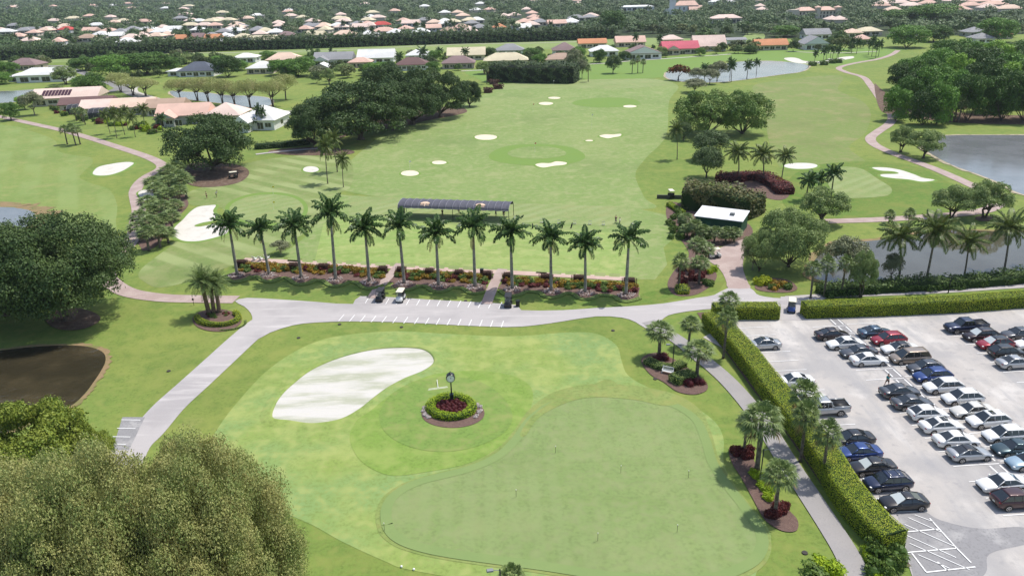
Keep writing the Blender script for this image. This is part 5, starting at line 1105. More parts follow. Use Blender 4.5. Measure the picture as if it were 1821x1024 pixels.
for px,py,tp,w_ in [(1448,113,88,14),(1464,111,83,15),(1469,108,80,13),(1476,107,80,14),(1480,106,80,14),(1488,105,80,14),(1490,108,82,14),(1514,95,64,14),(1523,96,66,14),(1544,98,70,14),(1550,101,62,15),(1557,104,72,15),(1562,101,70,15)]: coco(px,py,tp,w_,'palm in the groves around the far white bunkers at upper right','palms around the far bunkers',2)
for px,py,tp,w_ in [(713,122,92,20),(752,119,82,26),(783,108,84,18),(829,112,84,20),(590,104,83,9),(547,98,82,9),(556,99,82,9),(1130,88,58,14),(1172,88,62,14),(1328,140,106,22),(1345,132,104,16),(1300,146,106,20),(1298,137,102,18),(1253,140,112,20)]: coco(px,py,tp,w_,'palm rising beside the houses and pond beyond the range','palms beyond the range',2)
# beds near the forecourt and lawns ---------------------------------------------
sheet('mulch_bed',[(1140,640),(1165,628),(1200,640),(1230,660),(1255,680),(1257,694),(1235,702),(1205,697),(1180,680),(1155,665)],4,mulch)
for i in range(5): bush(1172+rnd.uniform(-13,13),637+rnd.uniform(-3,4),1.5,1.1,'ti','dark red shrub at the foot of the palm left of the twin lamp','red shrubs left of the lamp',True)
single('low_hedge',hedge_mesh(gp([(1150,645),(1172,655),(1195,658),(1215,650)]),1.6,.8,edgeh,core,70,.15,41,rnd=.1),'rounded low hedge running behind the white bench','hedge')
single('low_hedge',hedge_mesh(gp([(1198,682),(1212,676),(1230,672)]),2.0,1.1,edgeh,core,70,.15,42,rnd=.1),'rounded low hedge mass right of the white bench','hedge')
for i in range(9): bush(1236+rnd.uniform(-20,15),688+rnd.uniform(-8,3),1.4,1.2,'ti','wine red shrub below the palm right of the bench','red shrubs right of the bench',True)
sheet('mulch_bed',[(1296,800),(1310,796),(1335,810),(1350,840),(1370,870),(1400,905),(1418,925),(1416,944),(1390,944),(1360,925),(1340,890),(1318,850),(1302,825)],4,mulch)
for i in range(9): bush(1322+rnd.uniform(-18,14),812+rnd.uniform(-9,6),1.3,1.1,'ti','dark red shrub at the top end of the long bed','red shrubs at the top of the long bed',False)
for i in range(12): bush(1345+i*2.4+rnd.uniform(-5,5),842+i*4.0+rnd.uniform(-4,4),1.3,.8,'lime','yellow-green shrub in the middle of the long bed','lime shrubs in the long bed')
for i in range(11): bush(1388+rnd.uniform(-26,22),912+rnd.uniform(-10,14),1.2,1.0,'ti','dark red shrub at the near end of the long bed','red shrubs at the near end of the long bed',False)
for i,(px,py,w_,k_) in enumerate([(1462,1010,2.6,'lime'),(1485,1018,2.2,'lime'),(1448,1022,2.4,'dark')]): bush(px,py,w_,1.1,k_,['rounded yellow-green shrub at the bottom edge left of the grey path','second rounded shrub at the bottom edge touching the grey path','dark rounded shrub at the bottom edge, leftmost of three'][i],'bottom edge shrubs')
for i in range(16): bush(1570+rnd.uniform(-22,38),1000+rnd.uniform(-22,26),2.0,1.7,'dark','lush dark green shrub at the near end of the long hedge','dark shrubs at the hedge end',i%2==0)
for i in range(5): bush(1542+i*5,985+i*11,1.4,.9,'lime','lime shrub edging the grey path at the bottom','lime shrubs at the path end')
# forecourt
sheet('mulch_bed',[(1187,505),(1200,480),(1225,450),(1190,400),(1185,370),(1200,360),(1325,395),(1330,430),(1290,436),(1262,448),(1262,470),(1275,490),(1262,510),(1235,525),(1200,525)],2,mulch)
single('round_hedge',MB().ell((0,0,.3),(2.3,1.9,.75),0,18,8,0).mesh('rh',edgeh),'low clipped round shrub under the palm by the drive','hedge',(*G(1212,520),0)) if False else None
single('round_hedge',hedge_mesh([(-.9,0),(0,0),(.9,0)],3.0,.8,lm_h,core,80,.15,44,rnd=.1),'low clipped oval hedge under a palm beside the drive','hedge',(*G(1213,518),0),R(-5))
for i in range(14): bush(1226+rnd.uniform(-18,26),490+rnd.uniform(-14,18),1.7,1.4,'ti','dark red shrub in the bed left of the brick forecourt','red shrubs at the forecourt')
for px,py in ((1262,486),(1270,482),(1255,505),(1262,508)): bush(px,py,1.8,1.2,'lime' if py<500 else 'dark','green shrub at the rim of the brick forecourt','green shrubs at the forecourt')
for i in range(22): bush(1200+rnd.uniform(-8,110),412+rnd.uniform(-6,14),2.0,1.6,'dark','dense green shrub in front of the shed','green shrubs in front of the shed',i%2==0)
for i in range(12): bush(1193+rnd.uniform(-4,22),375+i*3,1.8,1.3,'dark','green shrub left of the shed','green shrubs left of the shed')
single('agave_hedge',hedge_mesh(gp([(1190,366),(1205,376),(1213,382)]),1.6,.9,lime,core,60,.2,46,rnd=.1),'strip of lime green foliage by the low wall','hedge')
sheet('mulch_bed',[(1345,505),(1365,495),(1400,498),(1418,512),(1405,520),(1370,520),(1345,515)],3,mulch)
for i in range(7): bush(1356+rnd.uniform(-10,8),505+rnd.uniform(-4,4),1.9,1.3,'yel','bright yellow shrub beside the brick fork','yellow shrubs')
for i in range(12): bush(1388+rnd.uniform(-18,22),511+rnd.uniform(-5,5),1.6,1.1,'cro' if i%2 else 'dark','mixed croton at the fork beside the yellow shrubs','crotons beside the yellow shrubs',i%3==0)
bank_dark=leafm('bank_leaf',(.05,.10,.02),(.11,.17,.035),(.07,.12,.03),.3,.15)
single('pond_bank_shrubs',hedge_mesh(smooth(gp([(1460,524),(1500,520),(1560,516),(1650,511),(1740,505),(1821,498),(1950,488)]),4,False),3.4,1.3,bank_dark,core,28,.34,47,rnd=.5,shaggy=.6),'dark uneven shrub band along the near bank of the brown pond','hedge')
sheet('mulch_bed',[(1275,322),(1300,314),(1350,312),(1390,318),(1405,330),(1402,350),(1380,356),(1340,345),(1300,330)],2,mulch)
single('dark_red_hedge',hedge_mesh(smooth(gp([(1276,320),(1300,322),(1330,318),(1360,322),(1385,336),(1396,346)]),4,False),4.2,1.6,ti,mat('ti_core',(.03,.01,.01)),20,.4,48,rnd=.3,shaggy=.4),'curving dark red hedge under the coconut palms beyond the shed','hedge')
for px,py in ((1382,328),(1388,332)): bush(px,py,2.5,2.0,'cro','red and yellow shrub at the end of the dark red hedge','bright shrubs by the red hedge')
single('tall_tropical_screen',hedge_mesh(smooth(gp([(1216,366),(1240,368),(1275,372),(1310,378),(1345,385)]),4,False),7.5,4.2,leafm('screen_leaf',(.055,.085,.02),(.13,.13,.04),(.16,.13,.05),.35,.15),core,11,.7,49,rnd=.9,shaggy=1.6),'tall shaggy tropical screen of foliage behind the shed','hedge')
# ================================================================== TREES
barkb=mat('tree_bark',(.13,.105,.085),.95,noise=[(2,(.07,.055,.045),.4,.65)],bump=(6,.8,.05)); barkp=mat('pale_bark',(.30,.26,.21),.95,noise=[(2,(.16,.13,.1),.4,.65)],bump=(6,.6,.04))
L_oak=leafm('dark_oak_leaf',(0.041,0.082,0.025),(0.087,0.139,0.039),(0.118,0.166,0.048),.16,.10)
L_ban=leafm('banyan_leaf',(0.042,0.082,0.024),(0.078,0.128,0.034),(0.063,0.113,0.031),.2,.10)
L_olive=leafm('olive_oak_leaf',(.20,.27,.08),(.40,.41,.15),(.44,.38,.15),.35,.25)
L_yg=leafm('golden_green_leaf',(0.125,0.192,0.029),(0.250,0.298,0.042),(0.288,0.326,0.058),.25,.15)
L_forest=leafm('wood_leaf',(0.091,0.213,0.030),(0.184,0.330,0.049),(0.108,0.236,0.034),.12,.12,.55,(.03,.065,.014))
L_bright=leafm('bright_wood_leaf',(0.146,0.284,0.026),(0.272,0.438,0.053),None,.12,.15)
L_wil=leafm('soft_green_leaf',(0.151,0.234,0.072),(0.274,0.354,0.121),(0.324,0.385,0.151),.3,.18)
L_grey=leafm('grey_green_leaf',(0.156,0.177,0.094),(0.270,0.291,0.156),(0.312,0.322,0.187),.3,.15)
L_airy=leafm('airy_leaf',(0.310,0.352,0.115),(0.435,0.455,0.177),(0.414,0.331,0.186),.15,.22)
L_far=leafm('far_leaf',(0.081,0.151,0.041),(0.151,0.234,0.065),(0.112,0.173,0.061),.05,.10,.6,(.075,.095,.035))
L_red=leafm('red_flower_leaf',(.25,.06,.02),(.08,.09,.02),None,.5,.15)
TP={}
def TREE(k):
    if k in TP: return TP[k]
    a={ 'giant':lambda:(27,15,(1.8),150,130000,.32,L_oak,barkb,.75,(.13,.21),14,.62,-.6,.62),
        'olive':lambda:(24,14,1.2,260,290000,.18,L_olive,barkp,.5,(.09,.17),10,.85,-.5,.66),
        'golden':lambda:(20,11,1.2,90,60000,.32,L_yg,barkb,.5,(.13,.2),10,.55,-.2,.72),
        'ban1':lambda:(24,13,1.2,80,42000,.42,L_ban,barkb,.6,(.13,.24),10,.62,-.6,.62),
        'ban2':lambda:(24,13,1.2,85,42000,.42,L_ban,barkb,.6,(.12,.22),10,.62,-.6,.62),
        'oakm':lambda:(18,11,.3,80,26000,.40,leafm('range_oak_leaf',(0.075,0.164,0.035),(0.199,0.296,0.070),(0.249,0.306,0.079),.25,.12),barkb,.4,(.14,.24),8,.8,-.7,.52),
        'round':lambda:(10,9,1.3,40,16000,.30,leafm('ball_leaf',(0.073,0.123,0.043),(0.127,0.182,0.064),None,.3,.1),barkb,.25,(.25,.36),6,.9,-.6,.55),
        'soft':lambda:(12,9,1.9,46,17000,.32,L_wil,barkb,.28,(.16,.27),8,.75,-.5,.6),
        'softbig':lambda:(20,12,.6,85,48000,.32,L_wil,barkb,.35,(.13,.22),9,.85,-.45,.62),
        'grey':lambda:(10,8,2.0,36,9000,.34,L_grey,barkp,.2,(.2,.32),8,.8,-.3,.62),
        'for1':lambda:(16,13,.1,46,11000,.55,L_forest,barkb,.35,(.18,.32),5,.8,-.8,.5),
        'for2':lambda:(15,12,.1,40,11000,.55,L_forest,barkb,.35,(.20,.34),5,.9,-.8,.5),
        'for3':lambda:(14,12,.1,34,10000,.55,L_bright,barkb,.35,(.20,.34),5,.8,-.8,.5),
        'airy':lambda:(16,10,3.6,46,7200,.38,L_airy,barkb,.28,(.2,.3),10,.7,-.2,.66),
        'far1':lambda:(13,9,.4,20,1700,1.0,L_far,barkb,.3,(.22,.38),2,.75,-.4,.62),
        'far2':lambda:(12,10,.4,18,1700,1.0,L_far,barkb,.3,(.24,.4),2,.85,-.4,.62),
        'far3':lambda:(14,8,.4,22,1700,.95,L_far,barkb,.3,(.2,.36),2,.7,-.4,.62),
        'farl':lambda:(11,8,.4,16,1300,1.0,leafm('far_light_leaf',(0.126,0.168,0.056),(0.196,0.224,0.077),None,.1,.15),barkb,.3,(.24,.38),2,.8,-.4,.62),
        'fargrey':lambda:(11,8,1.5,14,1300,.9,L_grey,barkb,.3,(.24,.38),2,.8,-.4,.62),
        'farred':lambda:(11,7,1.5,14,1300,.9,L_red,barkb,.3,(.24,.38),2,.6,-.2,.62)}[k]()
    t,c=tree_mesh(sum(map(ord,k)),a[0],a[1],a[2],a[3],a[4],a[5],a[6],a[7],tr=a[8],cr=a[9],limbs=a[10],flat=a[11],low=a[12],dome=a[13],multi=2 if k in('airy','soft') else 1,stray=.45 if k=='olive' else (.2 if k in('giant','golden','ban1','ban2') else .08))
    TP[k]=(t,c,a[0],a[1]); return TP[k]
def tree(k,px,py,top,wpx,label,group=None,rz=None,name='broadleaf_tree',dx=0):
    t,c,W,H=TREE(k); x,y=G(px,py); h=HT(px,py,top); 
    # crown stands between base and top: width judged at mid-height distance
    sc=(wpx/PXM(px,py)*(1-.6*h/HC/1.0*.45))/W
    nm={'giant':'spreading_tree','ban1':'banyan_tree','ban2':'banyan_tree','olive':'olive_leaved_tree','golden':'layered_tree','oakm':'oak_tree','round':'round_tree','soft':'bushy_tree','softbig':'bushy_tree','grey':'grey_leaved_tree','airy':'street_tree','for1':'wood_tree','for2':'wood_tree','for3':'wood_tree'}.get(k,'broadleaf_tree') if name=='broadleaf_tree' else name
    return thing(nm,[('trunk',t),('crown',c)],(x,y,0),rnd.uniform(0,6.28) if rz is None else rz,label,'tree',group,(sc,sc,h/H))
tree('giant',122,568,372,312,'huge dark spreading tree on the left with its trunk in an oval of leaf litter')
tree('giant',12,560,398,210,'dark tree at the left edge behind the huge spreading tree','dark trees at left')
tree('giant',-45,590,420,180,'dark tree cut by the left edge above the dark pond','dark trees at left')
tree('olive',120,1180,818,420,'olive and tan leaved tree filling the bottom left corner')
tree('olive',395,1150,785,390,'olive and tan leaved tree at the bottom, right of the corner tree')
tree('olive',240,1210,800,400,'olive leaved tree crown between the two others at the bottom left')
tree('golden',60,880,718,270,'yellow-green layered tree between the dark pond and the olive trees')
tree('golden',165,850,745,110,'small yellow-green tree crown touching the striped parking bay')
tree('ban1',380,303,200,190,'broad dark tree with a round crown over the litter patch where a cart is parked')
tree('ban2',642,248,140,232,'broad dark banyan, largest left of the range')
tree('ban1',560,262,180,110,'lower dark crown on the left flank of the largest banyan')
tree('ban2',735,222,118,150,'dark tree in the middle of the group left of the range')
tree('ban1',700,232,140,130,'dark banyan crown filling the gap between the largest banyan and the middle tree')
tree('ban1',690,200,110,120,'dark tree at the back of the group left of the range')
tree('ban2',783,208,122,130,'dark spreading tree on the right of the group left of the range')
tree('ban1',835,190,142,52,'smallest tree at the right end of the group left of the range')
tree('oakm',1256,240,157,140,'left half of the yellowish oak pair right of the range')
tree('oakm',1320,238,158,120,'right half of the yellowish oak pair right of the range')
tree('round',1256,316,258,64,'round ball-shaped tree nearest the shed')
tree('round',1262,285,228,74,'round grey-green tree behind the ball-shaped one')
tree('soft',1462,398,330,96,'domed shrub tree with forked trunks right of the shed')
tree('soft',1690,388,328,84,'spreading tree on the bank near the lake, left of two')
tree('soft',1750,388,318,90,'spreading tree near the lake in its own mulch circle, right of two')
tree('soft',1601,271,222,50,'left bushy tree on the lake shore beside the brick path')
tree('soft',1641,281,228,72,'right bushy tree on the lake shore beside the brick path')
tree('softbig',1402,474,366,150,'big soft green tree mass behind the brick fork')
tree('softbig',1350,482,405,80,'dark green bushy tree at the corner of the brick forecourt')
tree('soft',1530,528,440,56,'small tree with forked trunk among the pond palms')
tree('grey',1500,498,420,90,'grey-green tree leaning over the brown pond')
tree('grey',1583,500,450,46,'thin grey-green tree on the pond bank')
tree('grey',1338,480,430,40,'thin grey-green tree right of the shed')
tree('grey',500,452,428,44,'low shrubby tree at the end of the tee beside the royal palms')
for i,(px,py,tp,w_) in enumerate([(1592,215,150,60),(1610,205,130,62),(1640,222,150,62),(1665,222,140,70),(1625,190,118,75),(1600,160,108,60),(1655,195,110,85),(1690,205,118,80),(1720,215,125,80),(1735,185,100,85),(1700,170,90,80),(1660,150,80,80),(1640,165,95,70),(1690,140,72,80),(1740,150,78,90),(1780,215,120,90),(1790,190,105,90),(1820,215,118,100),(1840,190,100,100),(1795,160,88,90),(1830,150,80,95),(1720,120,66,75),(1770,125,68,80),(1815,125,68,85),(1870,215,110,90),(1760,200,110,80),(1675,120,66,60),(1750,175,92,80),(1620,140,98,60)]):
    tree(['for1','for2','for1','for2','for3','for1'][i%6] if px>1640 else ['for2','for1'][i%2],px,py,tp,w_,'tree of the dense wood on the right above the lake','trees of the wood above the lake')
for i,(px,py,tp,w_) in enumerate([(215,166,128,56),(237,172,136,60),(260,173,138,56),(322,181,138,60),(352,182,136,62),(372,187,134,64),(396,189,138,56),(418,189,142,58),(446,194,138,60),(486,192,140,62),(508,180,130,60)]):
    tree('airy',px,py-2,tp,w_,'thin airy tree lining the street by the narrow pond on the left','airy street trees by the narrow pond')
tree('for2',165,172,128,66,'dark round tree behind the pink roofs on the left'); tree('grey',62,205,162,50,'grey-green tree at the left of the solar panel roof'); tree('for3',45,195,168,34,'small bright bush-like tree left of the solar panel roof')
tree('for1',262,132,90,100,'dark wide tree left of the slate-roofed house'); tree('for1',200,140,95,80,'dark tree between the white house and the slate-roofed house'); tree('for1',300,130,98,50,'dark tree touching the slate-roofed house on its left'); tree('for1',405,137,96,60,'dark tree right of the slate-roofed house')
tree('for2',530,136,100,80,'green rounded tree behind the airy trees, left of the grey roofed house'); tree('soft',585,150,120,30,'small green tree on the lawn below the grey-roofed house'); tree('for1',672,140,108,60,'green tree left of the brown-roofed house')
tree('for2',500,134,104,56,'green tree at the left part of the pair below the pink hipped roof'); 
tree('round',1090,131,95,34,'dark ball-shaped tree on the lawn before the mauve-roofed house'); tree('for2',1066,112,86,30,'bright rounded tree behind the ball-shaped lawn tree'); tree('grey',1020,130,86,44,'dark airy tree at the right end of the hedge trees'); tree('grey',1035,140,105,30,'slim grey tree right of the hedge trees')
tree('farred',1206,143,113,46,'low spreading red-flowering tree at the pond beyond the range',name='flowering_tree'); tree('grey',1240,148,120,40,'grey bush-like tree by the pond beyond the range'); tree('grey',1275,144,108,46,'grey-green tree among palms at the pond beyond the range'); tree('grey',1262,150,122,40,'low grey tree behind the yellowish oaks'); tree('grey',1235,165,140,56,'grey-green tree just behind the yellowish oaks')
tree('round',1215,250,215,34,'small dark tree at the left foot of the yellowish oaks')
tree('for1',1612,85,42,84,'large dark dome-shaped tree at upper right above the path end'); tree('for1',1660,75,42,60,'dark tree right of the dome-shaped tree'); tree('for1',1770,75,28,80,'large dark tree at upper right behind the wood'); tree('for1',1660,45,4,110,'big dark tree mass near the top right'); tree('for1',1600,45,14,80,'dark tree left of the big top-right mass'); tree('for1',1700,50,20,70,'dark tree right of the big top-right mass')
tree('for1',1395,66,44,60,'dark green tree above the orange-roofed house'); tree('for1',1088,62,16,60,'large dark tree right of the far hedge end')
for i,(px,py,tp,w_) in enumerate([(1450,66,46,40),(1490,78,52,40),(1500,90,62,34),(1410,92,70,26),(1310,90,70,40),(1338,92,72,40),(1282,92,74,26),(1255,70,48,44),(1230,64,42,30),(1290,66,44,30),(1330,62,42,26),(1210,60,40,34),(1180,66,44,30),(1160,60,42,34),(1130,55,40,34)]): tree(['far1','far2','farl'][i%3],px,py,tp,w_,'rounded tree between the houses beyond the range, right half','trees between the right far houses')
for i,(px,py,tp,w_) in enumerate([(14,134,108,50),(66,114,96,44),(118,150,116,50),(150,126,100,60),(182,118,98,50),(240,118,94,60),(330,114,96,46),(425,126,106,40),(478,106,90,40),(548,122,98,40),(612,134,112,44),(655,134,112,40),(690,134,108,44),(770,132,108,34),(862,132,108,36),(945,106,84,40),(1028,104,82,34),(775,110,88,34),(700,108,90,30),(150,160,134,50),(5,150,128,44),(390,118,98,44),(612,112,90,36),(872,104,84,30),(960,116,94,34),(1110,108,90,26),(1175,100,82,26),(1245,100,84,24),(1335,96,80,30),(20,214,180,40),(100,176,150,44)]): tree(['for2','for1','soft','for1'][i%4],px,py,tp,w_,'dark bushy tree crowding between the houses beyond the course','trees crowding between the far houses')
# tall dark hedge trees at the end of the range
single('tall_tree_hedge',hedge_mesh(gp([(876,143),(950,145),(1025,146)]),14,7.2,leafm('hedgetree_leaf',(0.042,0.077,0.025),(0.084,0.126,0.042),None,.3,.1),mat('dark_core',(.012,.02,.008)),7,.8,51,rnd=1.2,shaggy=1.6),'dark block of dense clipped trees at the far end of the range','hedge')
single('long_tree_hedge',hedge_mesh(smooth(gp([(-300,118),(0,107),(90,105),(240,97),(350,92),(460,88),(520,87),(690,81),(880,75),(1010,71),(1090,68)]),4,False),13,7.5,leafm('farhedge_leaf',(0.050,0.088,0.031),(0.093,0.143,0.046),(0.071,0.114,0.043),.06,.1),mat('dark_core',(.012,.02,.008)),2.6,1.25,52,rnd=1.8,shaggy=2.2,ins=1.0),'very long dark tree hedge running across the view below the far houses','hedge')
single('low_hedge',hedge_mesh(gp([(455,265),(500,262),(550,256)]),3,1.6,leafm('hedgetree_leaf',(.03,.055,.018),(.06,.09,.03)),core,12,.4,53,rnd=.4,shaggy=.5),'dark low hedge behind the striped lawn below the banyans','hedge')
single('brown_hedge',hedge_mesh(gp([(330,95),(360,92),(395,90)]),3,1.8,boxr,core,5,.7,54,rnd=.4),'low brown-red hedge at the foot of the long dark tree hedge','hedge')
for i,(px,py) in enumerate([(884,140),(878,150),(886,158),(868,165),(1445,117),(1465,116),(1480,113),(1490,112)]): bush(px,py,6,2.6,'box' if px<900 else 'dark','reddish shrub at the far left corner of the range' if px<900 else 'dark low shrub between the far bunkers and the pond','red shrubs at the range corner' if px<900 else 'shrubs by the far bunkers')
# ================================================================== HOUSES
WC={'cream':(.62,.55,.45),'white':(.75,.75,.74),'pink':(.62,.45,.37),'tan':(.5,.42,.34),'grey':(.4,.4,.4)}
RC={'white':(.76,.76,.74),'pink':(.70,.47,.38),'peach':(.74,.55,.43),'cream':(.68,.60,.42),'slate':(.11,.125,.16),'grey':(.30,.30,.31),'brown':(.17,.10,.095),'mauve':(.26,.18,.175),'orange':(.58,.26,.13),'rasp':(.60,.13,.17),'red':(.52,.08,.07),'tan':(.45,.32,.24),'palepink':(.76,.59,.51)}
def wallm(k): return mat('stucco_'+k,WC[k],.9)
def roofmm(k): return mat('tiles_'+k,RC[k],.8,noise=[(.25,tuple(c*.72 for c in RC[k]),.5,.75,6,.6),(.05,tuple(c*.85 for c in RC[k]),.4,.6)],wave=('X',1.6,.05))
winm=mat('window_dark',(.02,.024,.028),.12,spec=.8); cage=mat('pool_screen',(.05,.055,.065),.6,alpha=.75)
frm=mat('window_frame',(.7,.7,.68),.6)
HC_={}
def house_parts(w,d,h,rh,style,rc,wc,nwin=5,wing=0,detail=True,gab=None):
    key=(round(w),round(d),h,rh,style,rc,wc,nwin,wing,detail)
    if key in HC_: return HC_[key]
    P=[]; b=MB(); b.box((0,0,h/2),(w,d,h)); 
    rr=MB()
    def roofblk(cx,cy,w,d,z,rh,style,b_,wallb):
        o=.7; W_=w/2+o; D_=d/2+o; rl=max(W_-D_,.1) if style=='hip' else (W_ if style=='gable' else 0)
        rdl=max(D_-W_,0)
        if style in('hip','gable'):
            V=[(cx-W_,cy-D_,z),(cx+W_,cy-D_,z),(cx+W_,cy+D_,z),(cx-W_,cy+D_,z)]; V+=[(a,b2,c+.22) for a,b2,c in V]; V+=[(cx-rl,cy-rdl,z+rh),(cx+rl,cy+rdl,z+rh)]
            b_.add(V,[(3,2,1,0),(0,1,5,4),(1,2,6,5),(2,3,7,6),(3,0,4,7),(4,5,9,8),(5,6,9),(6,7,8,9),(7,4,8)])
            if style=='gable':
                for s in (-1,1): wallb.add([(cx+s*w/2,cy-d/2,z-.05),(cx+s*w/2,cy+d/2,z-.05),(cx+s*w/2,cy,z+rh*d/2/D_-.1)],[(0,1,2)])
        else: # front-facing gable, ridge along y
            V=[(cx-W_,cy-D_,z),(cx+W_,cy-D_,z),(cx+W_,cy+D_,z),(cx-W_,cy+D_,z)]; V+=[(a,b2,c+.22) for a,b2,c in V]; V+=[(cx,cy-D_,z+rh),(cx,cy+D_,z+rh)]
            b_.add(V,[(3,2,1,0),(0,1,5,4),(1,2,6,5),(2,3,7,6),(3,0,4,7),(5,6,9,8),(7,4,8,9),(4,5,8),(6,7,9)])
            wallb.add([(cx-W_+.5,cy-D_-.03,z+.25),(cx+W_-.5,cy-D_-.03,z+.25),(cx,cy-D_-.03,z+rh-.15)],[(0,1,2)])
    roofblk(0,0,w,d,h,rh,style,rr,b)
    if wing:
        s=1 if wing>0 else -1; ww=w*.36; b.box((s*w*.27,-d/2-2.2,h/2-.05),(ww,4.6,h-.1)); roofblk(s*w*.27,-d/2-1.2,ww,7.0,h-.12,rh*.62,'front',rr,b)
    P.append(('wall',b.mesh('wall',wallm(wc)))); P.append(('roof',rr.mesh('roof',roofmm(rc))))
    if detail:
        ww=w/(nwin+.5); lo=.3
        for i in range(nwin):
            x=-w/2+ww*(i+.75); 
            if wing and abs(x-(1 if wing>0 else -1)*w*.27)<w*.2+ww*.4: yy=-d/2-4.53
            else: yy=-d/2-.03
            q=MB(); big=(i%2==0); hh=h*.66 if big else h*.42; q.box((x,yy,lo+.15+hh/2+(0 if big else h*.2)),(ww*.74,.06,hh)); m1=q.mesh('window',winm)
            q=MB(); zc=lo+.15+hh/2+(0 if big else h*.2); A=ww*.37; Bz=hh/2
            q.add([(x+sx*(A+t_),yy-.05,zc+sz*(Bz+t_)) for t_ in (0,.09) for sx,sz in ((-1,-1),(1,-1),(1,1),(-1,1))]+[(x+sx*.05,yy-.05,zc+sz*Bz) for sx,sz in ((-1,-1),(1,-1),(1,1),(-1,1))],[(0,1,5,4),(1,2,6,5),(2,3,7,6),(3,0,4,7),(8,9,10,11)])
            P.append(('window',m1,(0,0,0),0,[('frame',q.mesh('frame',frm))]))
        for s in (-1,1): q=MB(); q.box((s*(w/2+.02),0,h*.52),(.06,2.2,1.4)); P.append(('window',q.mesh('window',winm)))
    HC_[key]=P; return P
HB=[]
def house(px,py,wpx,style,rc,wc,label,rot=0,d=None,rh=None,h=3.1,nwin=5,wing=0,detail=True,group=None,extra=None):
    s=PXM(px,py); w=wpx/s; d=d or min(max(9,w*.62),16); rh=rh or min(d*.24,4.2); x,y=G(px,py)
    w=round(w); d=round(d)
    P=list(house_parts(w,d,h,rh,style,rc,wc,nwin,wing,detail)); 
    if extra: P+=extra(w,d,h,rh)
    HB.append((x,y+d/2,w,d,h+rh,px)); thing('house',P,(x,y+d/2,0),R(rot),label,'house',group)
def pool(w,d,h,rh):
    q=MB(); cw=w*.5; 
    q.add([(-cw/2,-d/2-7,0),(cw/2,-d/2-7,0),(cw/2,-d/2-7,2.4),(-cw/2,-d/2-7,2.4),(-cw/2,-d/2-5,3.6),(cw/2,-d/2-5,3.6),(cw/2,-d/2,3.4),(-cw/2,-d/2,3.4),(-cw/2,-d/2,0),(cw/2,-d/2,0)],[(0,1,2,3),(3,2,5,4),(4,5,6,7),(0,3,4,7,8),(1,9,6,5,2)])
    b=MB()
    for x in np.linspace(-cw/2,cw/2,6): b.tube([(x,-d/2-7,0),(x,-d/2-7,2.4),(x,-d/2-5,3.6),(x,-d/2,3.4)],.05,4)
    return [('pool_enclosure',q.mesh('pool_enclosure',cage),(0,0,0),0,[('enclosure_frame',b.mesh('enclosure_frame',mat('cage_frame',(.3,.3,.3))))])]
def solar(w,d,h,rh):
    o=[]; sl=math.atan2(rh-.22,d/2+.7)
    for i in range(9):
        b=MB(); x=-w*.36+i*w*.05; y0,y1=-d*.42,-d*.12; z=lambda y:h+.27+(y+d/2+.7)*math.tan(sl)+.05; ww=w*.042
        b.add([(x,y0,z(y0)),(x+ww,y0,z(y0)),(x+ww,y1,z(y1)),(x,y1,z(y1))]+[(x,y0,z(y0)-.06),(x+ww,y0,z(y0)-.06),(x+ww,y1,z(y1)-.06),(x,y1,z(y1)-.06)],[(0,1,2,3),(7,6,5,4),(0,4,5,1),(1,5,6,2),(2,6,7,3),(3,7,4,0)]); o.append(('solar_panel',b.mesh('solar_panel',mat('solar',(.06,.02,.03),.3))))
    return o
house(72,147,84,'hip','white','white','white two-level house with a broad white hipped roof and dark windows at far left',4,13,3.6,3.8,4)
house(34,146,34,'hip','white','white','small white annex left of the white two-level house',4,9,1.8,2.8,2)
house(38,126,54,'hip','mauve','tan','brown-grey hipped roof house behind the white two-level house',0,14,4)
house(112,188,108,'gable','palepink','cream','long pink roofed house with a row of solar panels',9,15,3.6,3.2,5,extra=solar)
house(150,199,84,'gable','brown','cream','house with a dark brown-pink roof below the solar panel roof',9,10,2.6,3,4,extra=pool)
house(188,206,88,'gable','palepink','cream','salmon gabled roof house between the brown and the cream roofs',9,11,3,3,4,extra=pool)
house(232,205,70,'gable','peach','cream','pale peach roof house in the middle of the left cluster',8,12,3,3,4)
house(290,206,60,'gable','tan','cream','tan roofed house behind the salmon-roofed one beside the street',6,12,3,3,4)
house(322,222,86,'gable','pink','grey','salmon roofed house with a grey front gable left of the broad dark tree',6,13,3.8,3.2,5,wing=-1)
house(396,222,62,'hip','palepink','cream','pink hip roofed house behind the broad dark tree',0,13,4,3.2,4)
house(461,232,64,'hip','white','white','white roofed house with dark lanai windows beside the banyans',-6,15,4.2,3.4,4,wing=-1)
house(350,137,62,'hip','slate','white','slate blue hip roofed house above the narrow pond',-2,14,4.6,3,5)
house(316,136,34,'hip','white','white','low white roof left of the slate blue roof',0,8,1.5,2.6,2)
house(463,132,48,'hip','white','cream','white domed-looking hip roof house right of the dark tree',0,13,3.6,3,4)
house(434,112,40,'hip','white','white','flat-looking white roofed house just below the long tree hedge',0,12,2.6,3,3)
house(503,116,60,'hip','peach','cream','peach hip roofed house above the green rounded tree',4,13,4,3,4)
house(592,116,66,'gable','grey','white','grey roofed house with white gables, left of the big white roof',0,14,4.2,3,5,wing=-1)
house(571,131,24,'front','white','tan','narrow house end with an open brown lanai below the grey roof',0,9,2.4,3,1)
house(640,121,38,'hip','pink','pink','small salmon hip roof below the big white roof',0,9,2.6,3,3)
house(668,113,62,'gable','white','white','house with a big plain white roof in the row beyond the banyans',0,15,4.8,3,4)
house(732,126,58,'hip','brown','white','brown hip roofed house with a white lanai, left one of the two brown roofs',0,12,3.8,3,6)
house(745,108,46,'hip','white','white','pale white roof behind the left brown-roofed house',0,13,3.6,3,3)
